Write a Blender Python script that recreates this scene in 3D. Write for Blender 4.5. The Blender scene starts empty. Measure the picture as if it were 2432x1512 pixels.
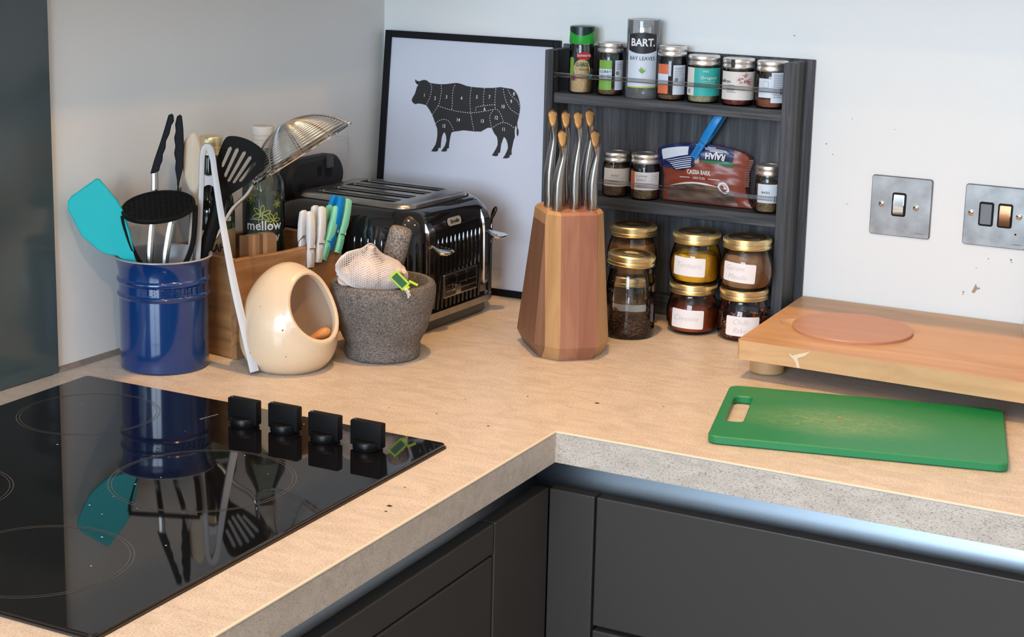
import bpy, bmesh, math, random
from mathutils import Vector, Matrix
random.seed(7)
SC = bpy.context.scene
COL = SC.collection
PI = math.pi
rad = math.radians

# ------------------------------------------------------------------ camera
cam = bpy.data.cameras.new('camera')
cam.sensor_width = 36.0
cam.lens = 36.0 * 4056.381 / 2432
cam.shift_x = 24.282 / 2432
cam.shift_y = -165.205 / 2432
cam.clip_start = 0.05
co = bpy.data.objects.new('camera', cam)
co.location = (1.46256, -2.38052, 0.60361)
co.rotation_euler = (1.36667, -0.02151, 0.48452)
COL.objects.link(co)
SC.camera = co

# ------------------------------------------------------------------ world, lights, exposure
SC.view_settings.view_transform = 'Standard'
SC.view_settings.look = 'None'
SC.view_settings.exposure = 0.95
SC.view_settings.gamma = 1.0
SC.view_settings.use_curve_mapping = False
w = bpy.data.worlds.new('sky')
SC.world = w
w.use_nodes = True
bg = w.node_tree.nodes['Background']
bg.inputs[0].default_value = (0.42, 0.62, 1.0, 1)
bg.inputs[1].default_value = 1.0

def light(name, kind, loc, energy, color, **kw):
    d = bpy.data.lights.new(name, kind)
    d.energy = energy
    d.color = color
    for k, v in kw.items():
        setattr(d, k, v)
    o = bpy.data.objects.new(name, d)
    o.location = loc
    COL.objects.link(o)
    return o

DAY = (0.68, 0.84, 1.0)
WARM = (1.0, 0.55, 0.19)
# daylight through the window in the front wall
wl = light('window_daylight', 'AREA', (1.05, -4.28, 0.78), 68, DAY, shape='RECTANGLE', size=1.7, size_y=1.2)
wl.rotation_euler = (rad(90), 0, 0)
# four downlights recessed in the kitchen ceiling
for k, (x, y, e) in enumerate(((0.60, -0.68, 28), (1.35, -0.68, 5), (0.60, -1.41, 3), (1.35, -2.0, 17))):
    light('downlight', 'SPOT', (x, y, 1.488), e, WARM, spot_size=rad(150), spot_blend=0.6, shadow_soft_size=0.018)

# ------------------------------------------------------------------ helpers
def M4(loc=(0, 0, 0), rot=(0, 0, 0), sc=(1, 1, 1)):
    from mathutils import Euler
    return Matrix.LocRotScale(Vector(loc), Euler(rot), Vector(sc))

def obj(name, bm, mat, parent=None, smooth=True, loc=None, rot=None, label=None, recalc=True):
    if recalc:
        bmesh.ops.recalc_face_normals(bm, faces=bm.faces)
    me = bpy.data.meshes.new(name)
    bm.to_mesh(me)
    bm.free()
    for m in (mat if isinstance(mat, (list, tuple)) else [mat]):
        me.materials.append(m)
    if smooth:
        me.polygons.foreach_set('use_smooth', [True] * len(me.polygons))
        me.set_sharp_from_angle(angle=rad(38))
    o = bpy.data.objects.new(name, me)
    COL.objects.link(o)
    if parent:
        o.parent = parent
    if loc:
        o.location = loc
    if rot:
        o.rotation_euler = rot
    if label:
        o['label'] = label
    return o

def thing(name, label, cat, loc=(0, 0, 0), rotz=0.0, group=None, rot=None):
    o = bpy.data.objects.new(name, None)
    o.empty_display_size = 0.02
    COL.objects.link(o)
    o.location = loc
    o.rotation_euler = rot if rot else (0, 0, rotz)
    o['label'] = label
    o['category'] = cat
    if group:
        o['group'] = group
    return o

def tag(o, label, cat, group=None):
    o['label'] = label
    o['category'] = cat
    if group:
        o['group'] = group
    return o

def struct(o):
    o['kind'] = 'structure'
    return o

def box(bm, x0, x1, y0, y1, z0, z1, bev=0.0, seg=2, M=None):
    vs = [bm.verts.new(v) for v in ((x0, y0, z0), (x1, y0, z0), (x1, y1, z0), (x0, y1, z0),
                                    (x0, y0, z1), (x1, y0, z1), (x1, y1, z1), (x0, y1, z1))]
    fs = [bm.faces.new([vs[i] for i in f]) for f in ((3, 2, 1, 0), (4, 5, 6, 7), (0, 1, 5, 4), (1, 2, 6, 5), (2, 3, 7, 6), (3, 0, 4, 7))]
    if bev:
        es = list({e for f in fs for e in f.edges})
        r = bmesh.ops.bevel(bm, geom=es, offset=bev, segments=seg, affect='EDGES', profile=0.5)
        vs = list({v for f in r['faces'] for v in f.verts} | {v for v in vs if v.is_valid})
    if M:
        bmesh.ops.transform(bm, matrix=M, verts=vs)
    return bm

def BOX(*a, **k):
    return box(bmesh.new(), *a, **k)

def loft(bm, rings, cap0=True, cap1=True, closed=True):
    R = [[bm.verts.new(p) for p in r] for r in rings]
    n = len(R[0])
    for a, b in zip(R, R[1:]):
        for i in range(n if closed else n - 1):
            j = (i + 1) % n
            bm.faces.new((a[i], a[j], b[j], b[i]))
    if cap0:
        bm.faces.new(R[0][::-1])
    if cap1:
        bm.faces.new(R[-1])
    return bm

def LOFT(rings, **k):
    return loft(bmesh.new(), rings, **k)

def lathe(bm, prof, seg=32, c=(0, 0), cap0=True, cap1=True):
    rings = [[(c[0] + r * math.cos(2 * PI * i / seg), c[1] + r * math.sin(2 * PI * i / seg), z) for i in range(seg)] for r, z in prof]
    return loft(bm, rings, cap0, cap1)

def LATHE(prof, **k):
    return lathe(bmesh.new(), prof, **k)

def rrect(hx, hy, r, n=4, c=(0, 0)):
    r = min(r, hx * 0.999, hy * 0.999)
    out = []
    for k, (sx, sy) in enumerate(((1, 1), (-1, 1), (-1, -1), (1, -1))):
        for i in range(n + 1):
            a = (k + i / n) * PI / 2
            out.append((c[0] + sx * (hx - r) + r * math.cos(a), c[1] + sy * (hy - r) + r * math.sin(a)))
    return out

def ellip(a, b, n=16):
    return [(a * math.cos(2 * PI * i / n), b * math.sin(2 * PI * i / n)) for i in range(n)]

def prism(bm, pts, z0, z1, bev=0.0):
    """polygon in xy extruded from z0 to z1"""
    n = len(pts)
    if bev:
        c = Vector((sum(p[0] for p in pts) / n, sum(p[1] for p in pts) / n))
        area = sum(pts[i][0] * pts[(i + 1) % n][1] - pts[(i + 1) % n][0] * pts[i][1] for i in range(n))
        sgn = 1 if area > 0 else -1
        ins = []
        for i in range(n):
            a = Vector(pts[i - 1]); b = Vector(pts[i]); d = Vector(pts[(i + 1) % n])
            t = ((b - a).normalized() + (d - b).normalized())
            t = t.normalized() if t.length > 1e-9 else (d - b).normalized()
            nn = Vector((-t.y, t.x)) * sgn
            ins.append(tuple(b + nn * bev))
        rings = [[(x, y, z0) for x, y in ins], [(x, y, z0 + bev) for x, y in pts], [(x, y, z1 - bev) for x, y in pts], [(x, y, z1) for x, y in ins]]
    else:
        rings = [[(x, y, z0) for x, y in pts], [(x, y, z1) for x, y in pts]]
    return loft(bm, rings)

def PRISM(pts, z0, z1, bev=0.0):
    return prism(bmesh.new(), pts, z0, z1, bev)

def tube(bm, pts, r, seg=8, closed=False, flat=1.0, up=None):
    """round (or flattened) bar along a path"""
    P = [Vector(p) for p in pts]
    n = len(P)
    R = r if isinstance(r, (list, tuple)) else [r] * n
    rings = []
    prev = None
    for i in range(n):
        if closed:
            t = P[(i + 1) % n] - P[i - 1]
        else:
            t = P[min(i + 1, n - 1)] - P[max(i - 1, 0)]
        t = t.normalized()
        ref = Vector(up) if up else (prev if prev is not None else (Vector((0, 0, 1)) if abs(t.z) < 0.9 else Vector((1, 0, 0))))
        u = ref - t * ref.dot(t)
        if u.length < 1e-6:
            u = t.orthogonal()
        u = u.normalized()
        v = t.cross(u)
        prev = u
        rings.append([tuple(P[i] + u * (R[i] * flat * math.cos(2 * PI * k / seg)) + v * (R[i] * math.sin(2 * PI * k / seg))) for k in range(seg)])
    if closed:
        rings.append(rings[0])
        R_ = [[bm.verts.new(p) for p in q] for q in rings[:-1]]
        R_.append(R_[0])
        for a, b in zip(R_, R_[1:]):
            for k in range(seg):
                bm.faces.new((a[k], a[(k + 1) % seg], b[(k + 1) % seg], b[k]))
        return bm
    return loft(bm, rings)

def TUBE(*a, **k):
    return tube(bmesh.new(), *a, **k)

def smoothpath(pts, n=8):
    P = [Vector(p) for p in pts]
    out = []
    for i in range(len(P) - 1):
        p0, p1, p2, p3 = P[max(i - 1, 0)], P[i], P[i + 1], P[min(i + 2, len(P) - 1)]
        for k in range(n):
            t = k / n
            out.append(0.5 * ((2 * p1) + (p2 - p0) * t + (2 * p0 - 5 * p1 + 4 * p2 - p3) * t * t + (3 * p1 - p0 - 3 * p2 + p3) * t ** 3))
    out.append(P[-1])
    return [tuple(p) for p in out]

def smoothclosed(pts, n=4):
    P = [Vector((p[0], p[1], 0)) for p in pts]
    m = len(P)
    out = []
    for i in range(m):
        p0, p1, p2, p3 = P[i - 1], P[i], P[(i + 1) % m], P[(i + 2) % m]
        for k in range(n):
            t = k / n
            q = 0.5 * ((2 * p1) + (p2 - p0) * t + (2 * p0 - 5 * p1 + 4 * p2 - p3) * t * t + (3 * p1 - p0 - 3 * p2 + p3) * t ** 3)
            out.append((q.x, q.y))
    return out

def poly(bm, pts, fn=None, z=0.0, mi=0):
    vs = [bm.verts.new(fn(x, y) if fn else (x, y, z)) for x, y in pts]
    f = bm.faces.new(vs)
    f.material_index = mi
    return f

def upright(bm):
    """xy drawing -> standing in the xz plane, front face to -y"""
    bmesh.ops.transform(bm, matrix=Matrix.Rotation(PI / 2, 4, 'X'), verts=bm.verts)
    return bm

def textbm(s, size, extrude=0.0, shear=0.0, align='CENTER', sx=1.0, bold=0.0, spacing=1.0):
    cu = bpy.data.curves.new('t', 'FONT')
    cu.body = s
    cu.size = size
    cu.align_x = align
    cu.align_y = 'CENTER'
    cu.extrude = extrude
    cu.shear = shear
    cu.offset = bold
    cu.space_character = spacing
    cu.resolution_u = 2
    to = bpy.data.objects.new('t', cu)
    COL.objects.link(to)
    me = bpy.data.meshes.new_from_object(to)
    bpy.data.objects.remove(to)
    bpy.data.curves.remove(cu)
    bm = bmesh.new()
    bm.from_mesh(me)
    bpy.data.meshes.remove(me)
    if sx != 1.0:
        for v in bm.verts:
            v.co.x *= sx
    return bm

def wrap(bm, r, th=0.0, z=0.0, rot=0.0, out=0.0):
    """bend a flat xy drawing round a vertical cylinder; th = 0 looks to -y, +th to +x"""
    c, s = math.cos(rot), math.sin(rot)
    for v in bm.verts:
        x, y, e = v.co.x * c - v.co.y * s, v.co.x * s + v.co.y * c, v.co.z
        a = th + x / r
        v.co = (math.sin(a) * (r + e + out), -math.cos(a) * (r + e + out), z + y)
    return bm

def patch(w_, h_, rc=0.0, n=14, th=None, bm=None, mi=0, x0=0.0, y0=0.0):
    """flat label drawn as columns so that it can be bent"""
    bm = bm or bmesh.new()
    xs = [-w_ / 2 + w_ * i / n for i in range(n + 1)]
    if rc:
        xs = sorted(set(xs + [s * (w_ / 2 - rc * q) for s in (-1, 1) for q in (0.0, 0.1, 0.3, 0.6, 1.0)]))
    col = []
    for x in xs:
        e = abs(x) - (w_ / 2 - rc)
        hh = h_ / 2 - (rc - math.sqrt(max(rc * rc - e * e, 0)) if rc and e > 0 else 0)
        col.append((bm.verts.new((x0 + x, y0 - hh, 0)), bm.verts.new((x0 + x, y0 + hh, 0))))
    for a, b in zip(col, col[1:]):
        f = bm.faces.new((a[0], b[0], b[1], a[1]))
        f.material_index = mi
    return bm

def merge(a, b):
    me = bpy.data.meshes.new('tmp')
    b.to_mesh(me)
    b.free()
    a.from_mesh(me)
    bpy.data.meshes.remove(me)
    return a

def dup(root, loc=None, rotz=None, label=None, group=None, rot=None):
    def cp(o, par):
        c = o.copy()
        COL.objects.link(c)
        if par:
            c.parent = par
        for ch in list(o.children):
            cp(ch, c)
        return c
    r = cp(root, None)
    if loc is not None:
        r.location = loc
    if rot is not None:
        r.rotation_euler = rot
    elif rotz is not None:
        r.rotation_euler = (0, 0, rotz)
    if label:
        r['label'] = label
    if group:
        r['group'] = group
    return r
# ------------------------------------------------------------------ materials
def nodes(name):
    m = bpy.data.materials.new(name)
    m.use_nodes = True
    nt = m.node_tree
    return m, nt, nt.nodes['Principled BSDF']

def lk(nt, a, b):
    nt.links.new(a, b)

def mat(name, col, rough=0.5, metal=0.0, spec=0.5, coat=0.0, noise=0.0, nscale=40.0, bump=0.0, bscale=200.0, stretch=(1, 1, 1), ior=1.45, sheen=0.0, sss=0.0):
    m, nt, b = nodes(name)
    b.inputs['Base Color'].default_value = (*col, 1)
    b.inputs['Roughness'].default_value = rough
    b.inputs['Metallic'].default_value = metal
    b.inputs['Specular IOR Level'].default_value = spec
    b.inputs['Coat Weight'].default_value = coat
    b.inputs['Coat Roughness'].default_value = 0.05
    b.inputs['IOR'].default_value = ior
    if sss:
        b.inputs['Subsurface Weight'].default_value = sss
        b.inputs['Subsurface Radius'].default_value = (0.004, 0.003, 0.002)
    if noise or bump:
        tc = nt.nodes.new('ShaderNodeTexCoord')
        mp = nt.nodes.new('ShaderNodeMapping')
        mp.inputs['Scale'].default_value = stretch
        lk(nt, tc.outputs['Object'], mp.inputs[0])
    if noise:
        n = nt.nodes.new('ShaderNodeTexNoise')
        n.inputs['Scale'].default_value = nscale
        n.inputs['Detail'].default_value = 5
        lk(nt, mp.outputs[0], n.inputs['Vector'])
        r = nt.nodes.new('ShaderNodeValToRGB')
        r.color_ramp.elements[0].position = 0.3
        r.color_ramp.elements[1].position = 0.7
        r.color_ramp.elements[0].color = (*[c * (1 - noise) for c in col], 1)
        r.color_ramp.elements[1].color = (*[min(1, c * (1 + noise)) for c in col], 1)
        lk(nt, n.outputs['Fac'], r.inputs[0])
        lk(nt, r.outputs[0], b.inputs['Base Color'])
    if bump:
        n2 = nt.nodes.new('ShaderNodeTexNoise')
        n2.inputs['Scale'].default_value = bscale
        n2.inputs['Detail'].default_value = 4
        lk(nt, mp.outputs[0], n2.inputs['Vector'])
        bp = nt.nodes.new('ShaderNodeBump')
        bp.inputs['Strength'].default_value = bump
        bp.inputs['Distance'].default_value = 0.002
        lk(nt, n2.outputs['Fac'], bp.inputs['Height'])
        lk(nt, bp.outputs[0], b.inputs['Normal'])
    return m

def wood(name, c0, c1, axis='z', scale=60.0, rough=0.5, stretch=14.0, bump=0.15, spots=0.0, wave=0.0, lo=0.3, hi=0.7, c2=None):
    m, nt, b = nodes(name)
    b.inputs['Roughness'].default_value = rough
    tc = nt.nodes.new('ShaderNodeTexCoord')
    mp = nt.nodes.new('ShaderNodeMapping')
    k = {'x': 0, 'y': 1, 'z': 2}[axis]
    s = [1.0, 1.0, 1.0]
    s[k] = 1.0 / stretch
    mp.inputs['Scale'].default_value = s
    lk(nt, tc.outputs['Object'], mp.inputs[0])
    n = nt.nodes.new('ShaderNodeTexNoise')
    n.inputs['Scale'].default_value = scale
    n.inputs['Detail'].default_value = 7
    n.inputs['Roughness'].default_value = 0.6
    n.inputs['Distortion'].default_value = 0.6
    lk(nt, mp.outputs[0], n.inputs['Vector'])
    r = nt.nodes.new('ShaderNodeValToRGB')
    r.color_ramp.elements[0].position = lo
    r.color_ramp.elements[1].position = hi
    r.color_ramp.elements[0].color = (*c0, 1)
    r.color_ramp.elements[1].color = (*c1, 1)
    lk(nt, n.outputs['Fac'], r.inputs[0])
    out = r.outputs[0]
    # slow change of tone along the board
    n2 = nt.nodes.new('ShaderNodeTexNoise')
    n2.inputs['Scale'].default_value = scale * 0.22
    n2.inputs['Detail'].default_value = 2
    lk(nt, mp.outputs[0], n2.inputs['Vector'])
    mx = nt.nodes.new('ShaderNodeMix')
    mx.data_type = 'RGBA'
    mx.blend_type = 'MIX'
    cr = nt.nodes.new('ShaderNodeValToRGB')
    cr.color_ramp.elements[0].position = 0.42
    cr.color_ramp.elements[1].position = 0.68
    cr.color_ramp.elements[1].color = (0.6, 0.6, 0.6, 1)
    lk(nt, n2.outputs['Fac'], cr.inputs[0])
    lk(nt, cr.outputs[0], mx.inputs[0])
    lk(nt, out, mx.inputs[6])
    mx.inputs[7].default_value = (*(c2 or c0), 1)
    lk(nt, mx.outputs[2], b.inputs['Base Color'])
    bp = nt.nodes.new('ShaderNodeBump')
    bp.inputs['Strength'].default_value = bump
    bp.inputs['Distance'].default_value = 0.001
    lk(nt, n.outputs['Fac'], bp.inputs['Height'])
    lk(nt, bp.outputs[0], b.inputs['Normal'])
    return m

def glassy(name, tint=(0.96, 0.97, 0.96), edge=(0.60, 0.64, 0.62), rough=0.02, boost=1.0, frost=0.0):
    """thin clear glass or plastic: see-through with a mirror coat that grows at grazing angles"""
    m = bpy.data.materials.new(name)
    m.use_nodes = True
    nt = m.node_tree
    nt.nodes.remove(nt.nodes['Principled BSDF'])
    o = nt.nodes['Material Output']
    lw = nt.nodes.new('ShaderNodeLayerWeight')
    lw.inputs[0].default_value = 0.35
    tr = nt.nodes.new('ShaderNodeBsdfTransparent')
    cr = nt.nodes.new('ShaderNodeValToRGB')
    cr.color_ramp.elements[0].position = 0.35
    cr.color_ramp.elements[1].position = 0.95
    cr.color_ramp.elements[0].color = (*tint, 1)
    cr.color_ramp.elements[1].color = (*edge, 1)
    lk(nt, lw.outputs['Facing'], cr.inputs[0])
    lk(nt, cr.outputs[0], tr.inputs[0])
    gl = nt.nodes.new('ShaderNodeBsdfGlossy')
    gl.inputs['Roughness'].default_value = rough
    fr = nt.nodes.new('ShaderNodeFresnel')
    fr.inputs[0].default_value = 1.5
    mu = nt.nodes.new('ShaderNodeMath')
    mu.operation = 'MULTIPLY'
    mu.inputs[1].default_value = boost
    lk(nt, fr.outputs[0], mu.inputs[0])
    mx = nt.nodes.new('ShaderNodeMixShader')
    lk(nt, mu.outputs[0], mx.inputs[0])
    lk(nt, tr.outputs[0], mx.inputs[1])
    lk(nt, gl.outputs[0], mx.inputs[2])
    if frost:
        df = nt.nodes.new('ShaderNodeBsdfDiffuse')
        df.inputs[0].default_value = (0.55, 0.57, 0.58, 1)
        m2 = nt.nodes.new('ShaderNodeMixShader')
        m2.inputs[0].default_value = frost
        lk(nt, mx.outputs[0], m2.inputs[1])
        lk(nt, df.outputs[0], m2.inputs[2])
        mx = m2
    lk(nt, mx.outputs[0], o.inputs[0])
    return m

def speckle(name, base, dark, light_, rough=0.45, stretch=(1, 1, 1), rotz=0.0, scale=300.0, thr=0.36, streak=0.0, bump=0.05, layers=True):
    m, nt, b = nodes(name)
    b.inputs['Roughness'].default_value = rough
    tc = nt.nodes.new('ShaderNodeTexCoord')
    mp = nt.nodes.new('ShaderNodeMapping')
    mp.inputs['Scale'].default_value = stretch
    mp.inputs['Rotation'].default_value = (0, 0, rotz)
    lk(nt, tc.outputs['Object'], mp.inputs[0])
    n = nt.nodes.new('ShaderNodeTexNoise')
    n.inputs['Scale'].default_value = scale
    n.inputs['Detail'].default_value = 3
    n.inputs['Roughness'].default_value = 0.65
    lk(nt, mp.outputs[0], n.inputs['Vector'])
    r = nt.nodes.new('ShaderNodeValToRGB')
    e = r.color_ramp.elements
    e[0].position = thr - 0.06
    e[0].color = (*dark, 1)
    e[1].position = thr + 0.05
    e[1].color = (*base, 1)
    x = e.new(0.72)
    x.color = (*light_, 1)
    lk(nt, n.outputs['Fac'], r.inputs[0])
    out = r.outputs[0]
    n2 = nt.nodes.new('ShaderNodeTexNoise')
    n2.inputs['Scale'].default_value = scale * 0.06
    n2.inputs['Detail'].default_value = 6
    n2.inputs['Distortion'].default_value = 1.0
    lk(nt, mp.outputs[0], n2.inputs['Vector'])
    r2 = nt.nodes.new('ShaderNodeValToRGB')
    r2.color_ramp.elements[0].position = 0.3
    r2.color_ramp.elements[1].position = 0.62
    v = 1.0 - streak
    r2.color_ramp.elements[0].color = (v, v * 0.98, v * 0.96, 1)
    r2.color_ramp.elements[1].color = (1, 1, 1, 1)
    lk(nt, n2.outputs['Fac'], r2.inputs[0])
    mx = nt.nodes.new('ShaderNodeMix')
    mx.data_type = 'RGBA'
    mx.blend_type = 'MULTIPLY'
    mx.inputs[0].default_value = 1.0
    lk(nt, out, mx.inputs[6])
    lk(nt, r2.outputs[0], mx.inputs[7])
    lk(nt, mx.outputs[2], b.inputs['Base Color'])
    bp = nt.nodes.new('ShaderNodeBump')
    bp.inputs['Strength'].default_value = bump
    bp.inputs['Distance'].default_value = 0.002
    lk(nt, n.outputs['Fac'], bp.inputs['Height'])
    lk(nt, bp.outputs[0], b.inputs['Normal'])
    return m

MT = {}
MT['paint'] = mat('wall_paint', (0.79, 0.79, 0.765), 0.6, spec=0.25, bump=0.04, bscale=500)
MT['ceil'] = mat('ceiling_paint', (0.85, 0.85, 0.83), 0.8)
MT['floor'] = wood('floor_boards', (0.16, 0.10, 0.06), (0.25, 0.17, 0.11), 'x', 30)
MT['worktop'] = speckle('worktop_laminate', (0.61, 0.53, 0.445), (0.26, 0.21, 0.175), (0.67, 0.59, 0.51), 0.42, (1, 2.4, 2.4), rad(24), 400, 0.405, 0.17, 0.04)
MT['edge'] = mat('worktop_lit_edge', (0.66, 0.57, 0.45), 0.4)  # light on the rounded worktop edge put into a paler colour
MT['hob'] = mat('black_glass', (0.004, 0.004, 0.005), 0.03, spec=0.5, ior=1.5)
MT['ring'] = mat('ring_print', (0.065, 0.062, 0.06), 0.3)
MT['splash'] = mat('splashback_glass', (0.055, 0.078, 0.082), 0.12, spec=0.5)
MT['cab'] = mat('cabinet_graphite', (0.054, 0.050, 0.046), 0.38, spec=0.4)
MT['whitecab'] = mat('pale_cabinet', (0.72, 0.71, 0.69), 0.4)
MT['carcass'] = mat('cabinet_carcass', (0.02, 0.02, 0.02), 0.6)
MT['rail'] = mat('rail_metal', (0.20, 0.225, 0.25), 0.36, metal=1.0)
MT['silicone'] = mat('sealant', (0.23, 0.19, 0.16), 0.6, noise=0.25, nscale=60)
MT['black'] = mat('black_plastic', (0.004, 0.004, 0.004), 0.35, spec=0.25)
MT['blackmatt'] = mat('black_nylon', (0.005, 0.005, 0.005), 0.55, spec=0.16)
MT['softblack'] = mat('black_silicone', (0.006, 0.008, 0.011), 0.6, spec=0.2)
MT['steel'] = mat('brushed_steel', (0.55, 0.53, 0.50), 0.22, metal=1.0)
MT['chrome'] = mat('chrome', (0.75, 0.74, 0.72), 0.08, metal=1.0)
MT['satin'] = mat('satin_steel', (0.40, 0.385, 0.365), 0.27, metal=1.0, noise=0.08, nscale=90, stretch=(1, 1, 0.1))
MT['knifecap'] = mat('knife_cap', (0.060, 0.056, 0.054), 0.36, metal=1.0)
MT['toptrim'] = mat('toaster_top_steel', (0.40, 0.38, 0.355), 0.28, metal=1.0, noise=0.12, nscale=60)
MT['gloss'] = mat('toaster_enamel', (0.006, 0.006, 0.007), 0.08, coat=0.5, spec=0.5)
MT['adaptor'] = mat('adaptor_plastic', (0.020, 0.020, 0.022), 0.5, spec=0.3)
MT['dark'] = mat('dark_void', (0.003, 0.003, 0.003), 0.8)
MT['teal'] = mat('teal_silicone', (0.0, 0.43, 0.45), 0.5)
MT['wtong'] = mat('white_plastic', (0.46, 0.46, 0.47), 0.4, sss=0.0)
MT['white'] = mat('white', (0.72, 0.72, 0.72), 0.5)
MT['bone'] = wood('pale_beech', (0.50, 0.40, 0.28), (0.62, 0.53, 0.40), 'z', 90, 0.55)
MT['blue'] = mat('blue_enamel', (0.003, 0.030, 0.13), 0.16, coat=0.6, spec=0.5, bump=0.02, bscale=60)
MT['crockin'] = mat('crock_inside', (0.34, 0.33, 0.33), 0.3)
MT['acacia'] = wood('box_wood', (0.22, 0.105, 0.04), (0.40, 0.215, 0.095), 'y', 70, 0.45, 12, 0.2)
MT['stripe'] = wood('striped_wood', (0.16, 0.07, 0.03), (0.50, 0.29, 0.14), 'z', 75, 0.45, 20, 0.2, lo=0.4, hi=0.6)
MT['cream'] = mat('cream_glaze', (0.67, 0.53, 0.37), 0.30, coat=0.25, noise=0.04, nscale=14)
MT['creamin'] = mat('cream_inside', (0.70, 0.55, 0.41), 0.4)
MT['orange'] = wood('orange_wood', (0.50, 0.19, 0.05), (0.62, 0.28, 0.09), 'x', 60, 0.4)
MT['granite'] = speckle('granite', (0.15, 0.135, 0.124), (0.045, 0.040, 0.037), (0.36, 0.33, 0.30), 0.72, (1, 1, 1.6), 0, 480, 0.42, 0.25, 0.9)
MT['granite2'] = speckle('granite_pestle', (0.19, 0.17, 0.15), (0.06, 0.05, 0.045), (0.40, 0.36, 0.32), 0.75, (1, 1, 1), 0, 420, 0.42, 0.2, 0.7)
MT['garlic'] = mat('garlic_skin', (0.70, 0.55, 0.47), 0.5, noise=0.16, nscale=45, stretch=(1, 1, 0.3))
MT['net'] = mat('white_net', (0.72, 0.66, 0.62), 0.5)
MT['lime'] = mat('lime_tag', (0.42, 0.62, 0.03), 0.4)
MT['dkgreen'] = mat('dark_green_print', (0.02, 0.10, 0.03), 0.4)
MT['frame'] = mat('black_frame', (0.005, 0.005, 0.006), 0.45, spec=0.25)
MT['paper'] = mat('print_paper', (0.62, 0.64, 0.72), 0.35)
MT['ink'] = mat('print_ink', (0.018, 0.016, 0.016), 0.5)
MT['rack'] = wood('grey_oak', (0.013, 0.014, 0.017), (0.105, 0.106, 0.112), 'z', 130, 0.6, 26, 0.5, lo=0.36, hi=0.70)
MT['rackx'] = wood('grey_oak_across', (0.016, 0.017, 0.020), (0.115, 0.116, 0.120), 'x', 130, 0.6, 26, 0.5, lo=0.36, hi=0.70)
MT['glass'] = glassy('jar_glass')
MT['glassk'] = glassy('thick_jar_glass', (0.97, 0.98, 0.97), (0.70, 0.72, 0.70), boost=1.1)
MT['clear'] = glassy('clear_plastic', (0.86, 0.86, 0.86), (0.6, 0.6, 0.6), 0.12, 1.6)
MT['tubeplastic'] = glassy('clear_tube_plastic', (0.85, 0.86, 0.87), (0.5, 0.52, 0.54), 0.08, 1.4, frost=0.16)
MT['bottle'] = glassy('bottle_glass', (0.62, 0.68, 0.62), (0.10, 0.14, 0.11), 0.03, 1.3)
MT['dkbottle'] = mat('dark_bottle_glass', (0.010, 0.012, 0.008), 0.06, coat=0.3)
MT['tin'] = mat('jar_lid_tin', (0.80, 0.79, 0.77), 0.34, metal=1.0)
MT['gold'] = mat('gold_lid', (0.78, 0.65, 0.38), 0.32, metal=1.0)
MT['golddisc'] = mat('gold_lid_disc', (0.70, 0.60, 0.40), 0.25, metal=1.0)
MT['label'] = mat('white_label', (0.72, 0.70, 0.71), 0.5)
MT['label2'] = mat('cool_label', (0.60, 0.66, 0.74), 0.45)
MT['labelcream'] = mat('cream_label', (0.68, 0.65, 0.60), 0.5)
MT['pencil'] = mat('pencil_grey', (0.44, 0.43, 0.44), 0.6)
MT['text'] = mat('black_print', (0.02, 0.02, 0.025), 0.5)
MT['greyprint'] = mat('grey_print', (0.20, 0.21, 0.23), 0.5)
MT['whiteprint'] = mat('white_print', (0.78, 0.78, 0.78), 0.5)
MT['green'] = mat('green_cap', (0.015, 0.32, 0.03), 0.35)
MT['greencap'] = mat('dark_green_cap', (0.004, 0.022, 0.016), 0.3)
MT['ltgreen'] = mat('green_label', (0.17, 0.36, 0.05), 0.5)
MT['orangelab'] = mat('orange_label', (0.62, 0.15, 0.06), 0.5)
MT['tealab'] = mat('teal_label', (0.03, 0.38, 0.34), 0.5)
MT['red'] = mat('red_label', (0.50, 0.01, 0.012), 0.4)
MT['crimson'] = mat('saffron_red', (0.36, 0.03, 0.03), 0.5)
MT['garlicgran'] = mat('garlic_granules', (0.60, 0.41, 0.22), 0.8, noise=0.2, nscale=400, bump=0.4, bscale=500)
MT['brownseed'] = mat('brown_seeds', (0.15, 0.075, 0.035), 0.7, noise=0.6, nscale=350, bump=0.8, bscale=350)
MT['herb'] = mat('dried_herb', (0.17, 0.105, 0.05), 0.8, noise=0.55, nscale=350, bump=0.8, bscale=350)
MT['oregano'] = mat('oregano', (0.35, 0.32, 0.18), 0.8, noise=0.4, nscale=380, bump=0.8, bscale=380)
MT['paprika'] = mat('paprika', (0.22, 0.065, 0.03), 0.8, noise=0.15, nscale=80)
MT['saffron'] = mat('saffron_threads', (0.14, 0.012, 0.012), 0.7, noise=0.5, nscale=300, bump=0.5, bscale=300)
MT['bayleaf'] = mat('bay_leaf', (0.26, 0.24, 0.14), 0.6, noise=0.2, nscale=60)
MT['turmeric'] = mat('turmeric_powder', (0.95, 0.455, 0.008), 0.85, noise=0.18, nscale=40, bump=0.5, bscale=120)
MT['garam'] = mat('garam_powder', (0.37, 0.185, 0.08), 0.85, noise=0.2, nscale=60, bump=0.4, bscale=200)
MT['cayenne'] = mat('cayenne_powder', (0.44, 0.09, 0.022), 0.85, noise=0.2, nscale=50, bump=0.4, bscale=160)
MT['brownpow'] = mat('brown_powder', (0.52, 0.26, 0.105), 0.85, noise=0.15, nscale=60, bump=0.3, bscale=160)
MT['chilli'] = mat('chilli_flake', (0.38, 0.055, 0.02), 0.5, noise=0.5, nscale=120)
MT['seedyellow'] = mat('chilli_seed', (0.55, 0.30, 0.10), 0.5)
MT['clove'] = mat('clove', (0.13, 0.055, 0.032), 0.6)
MT['bagbrown'] = mat('brown_bag', (0.21, 0.042, 0.022), 0.32, spec=0.5)
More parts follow.
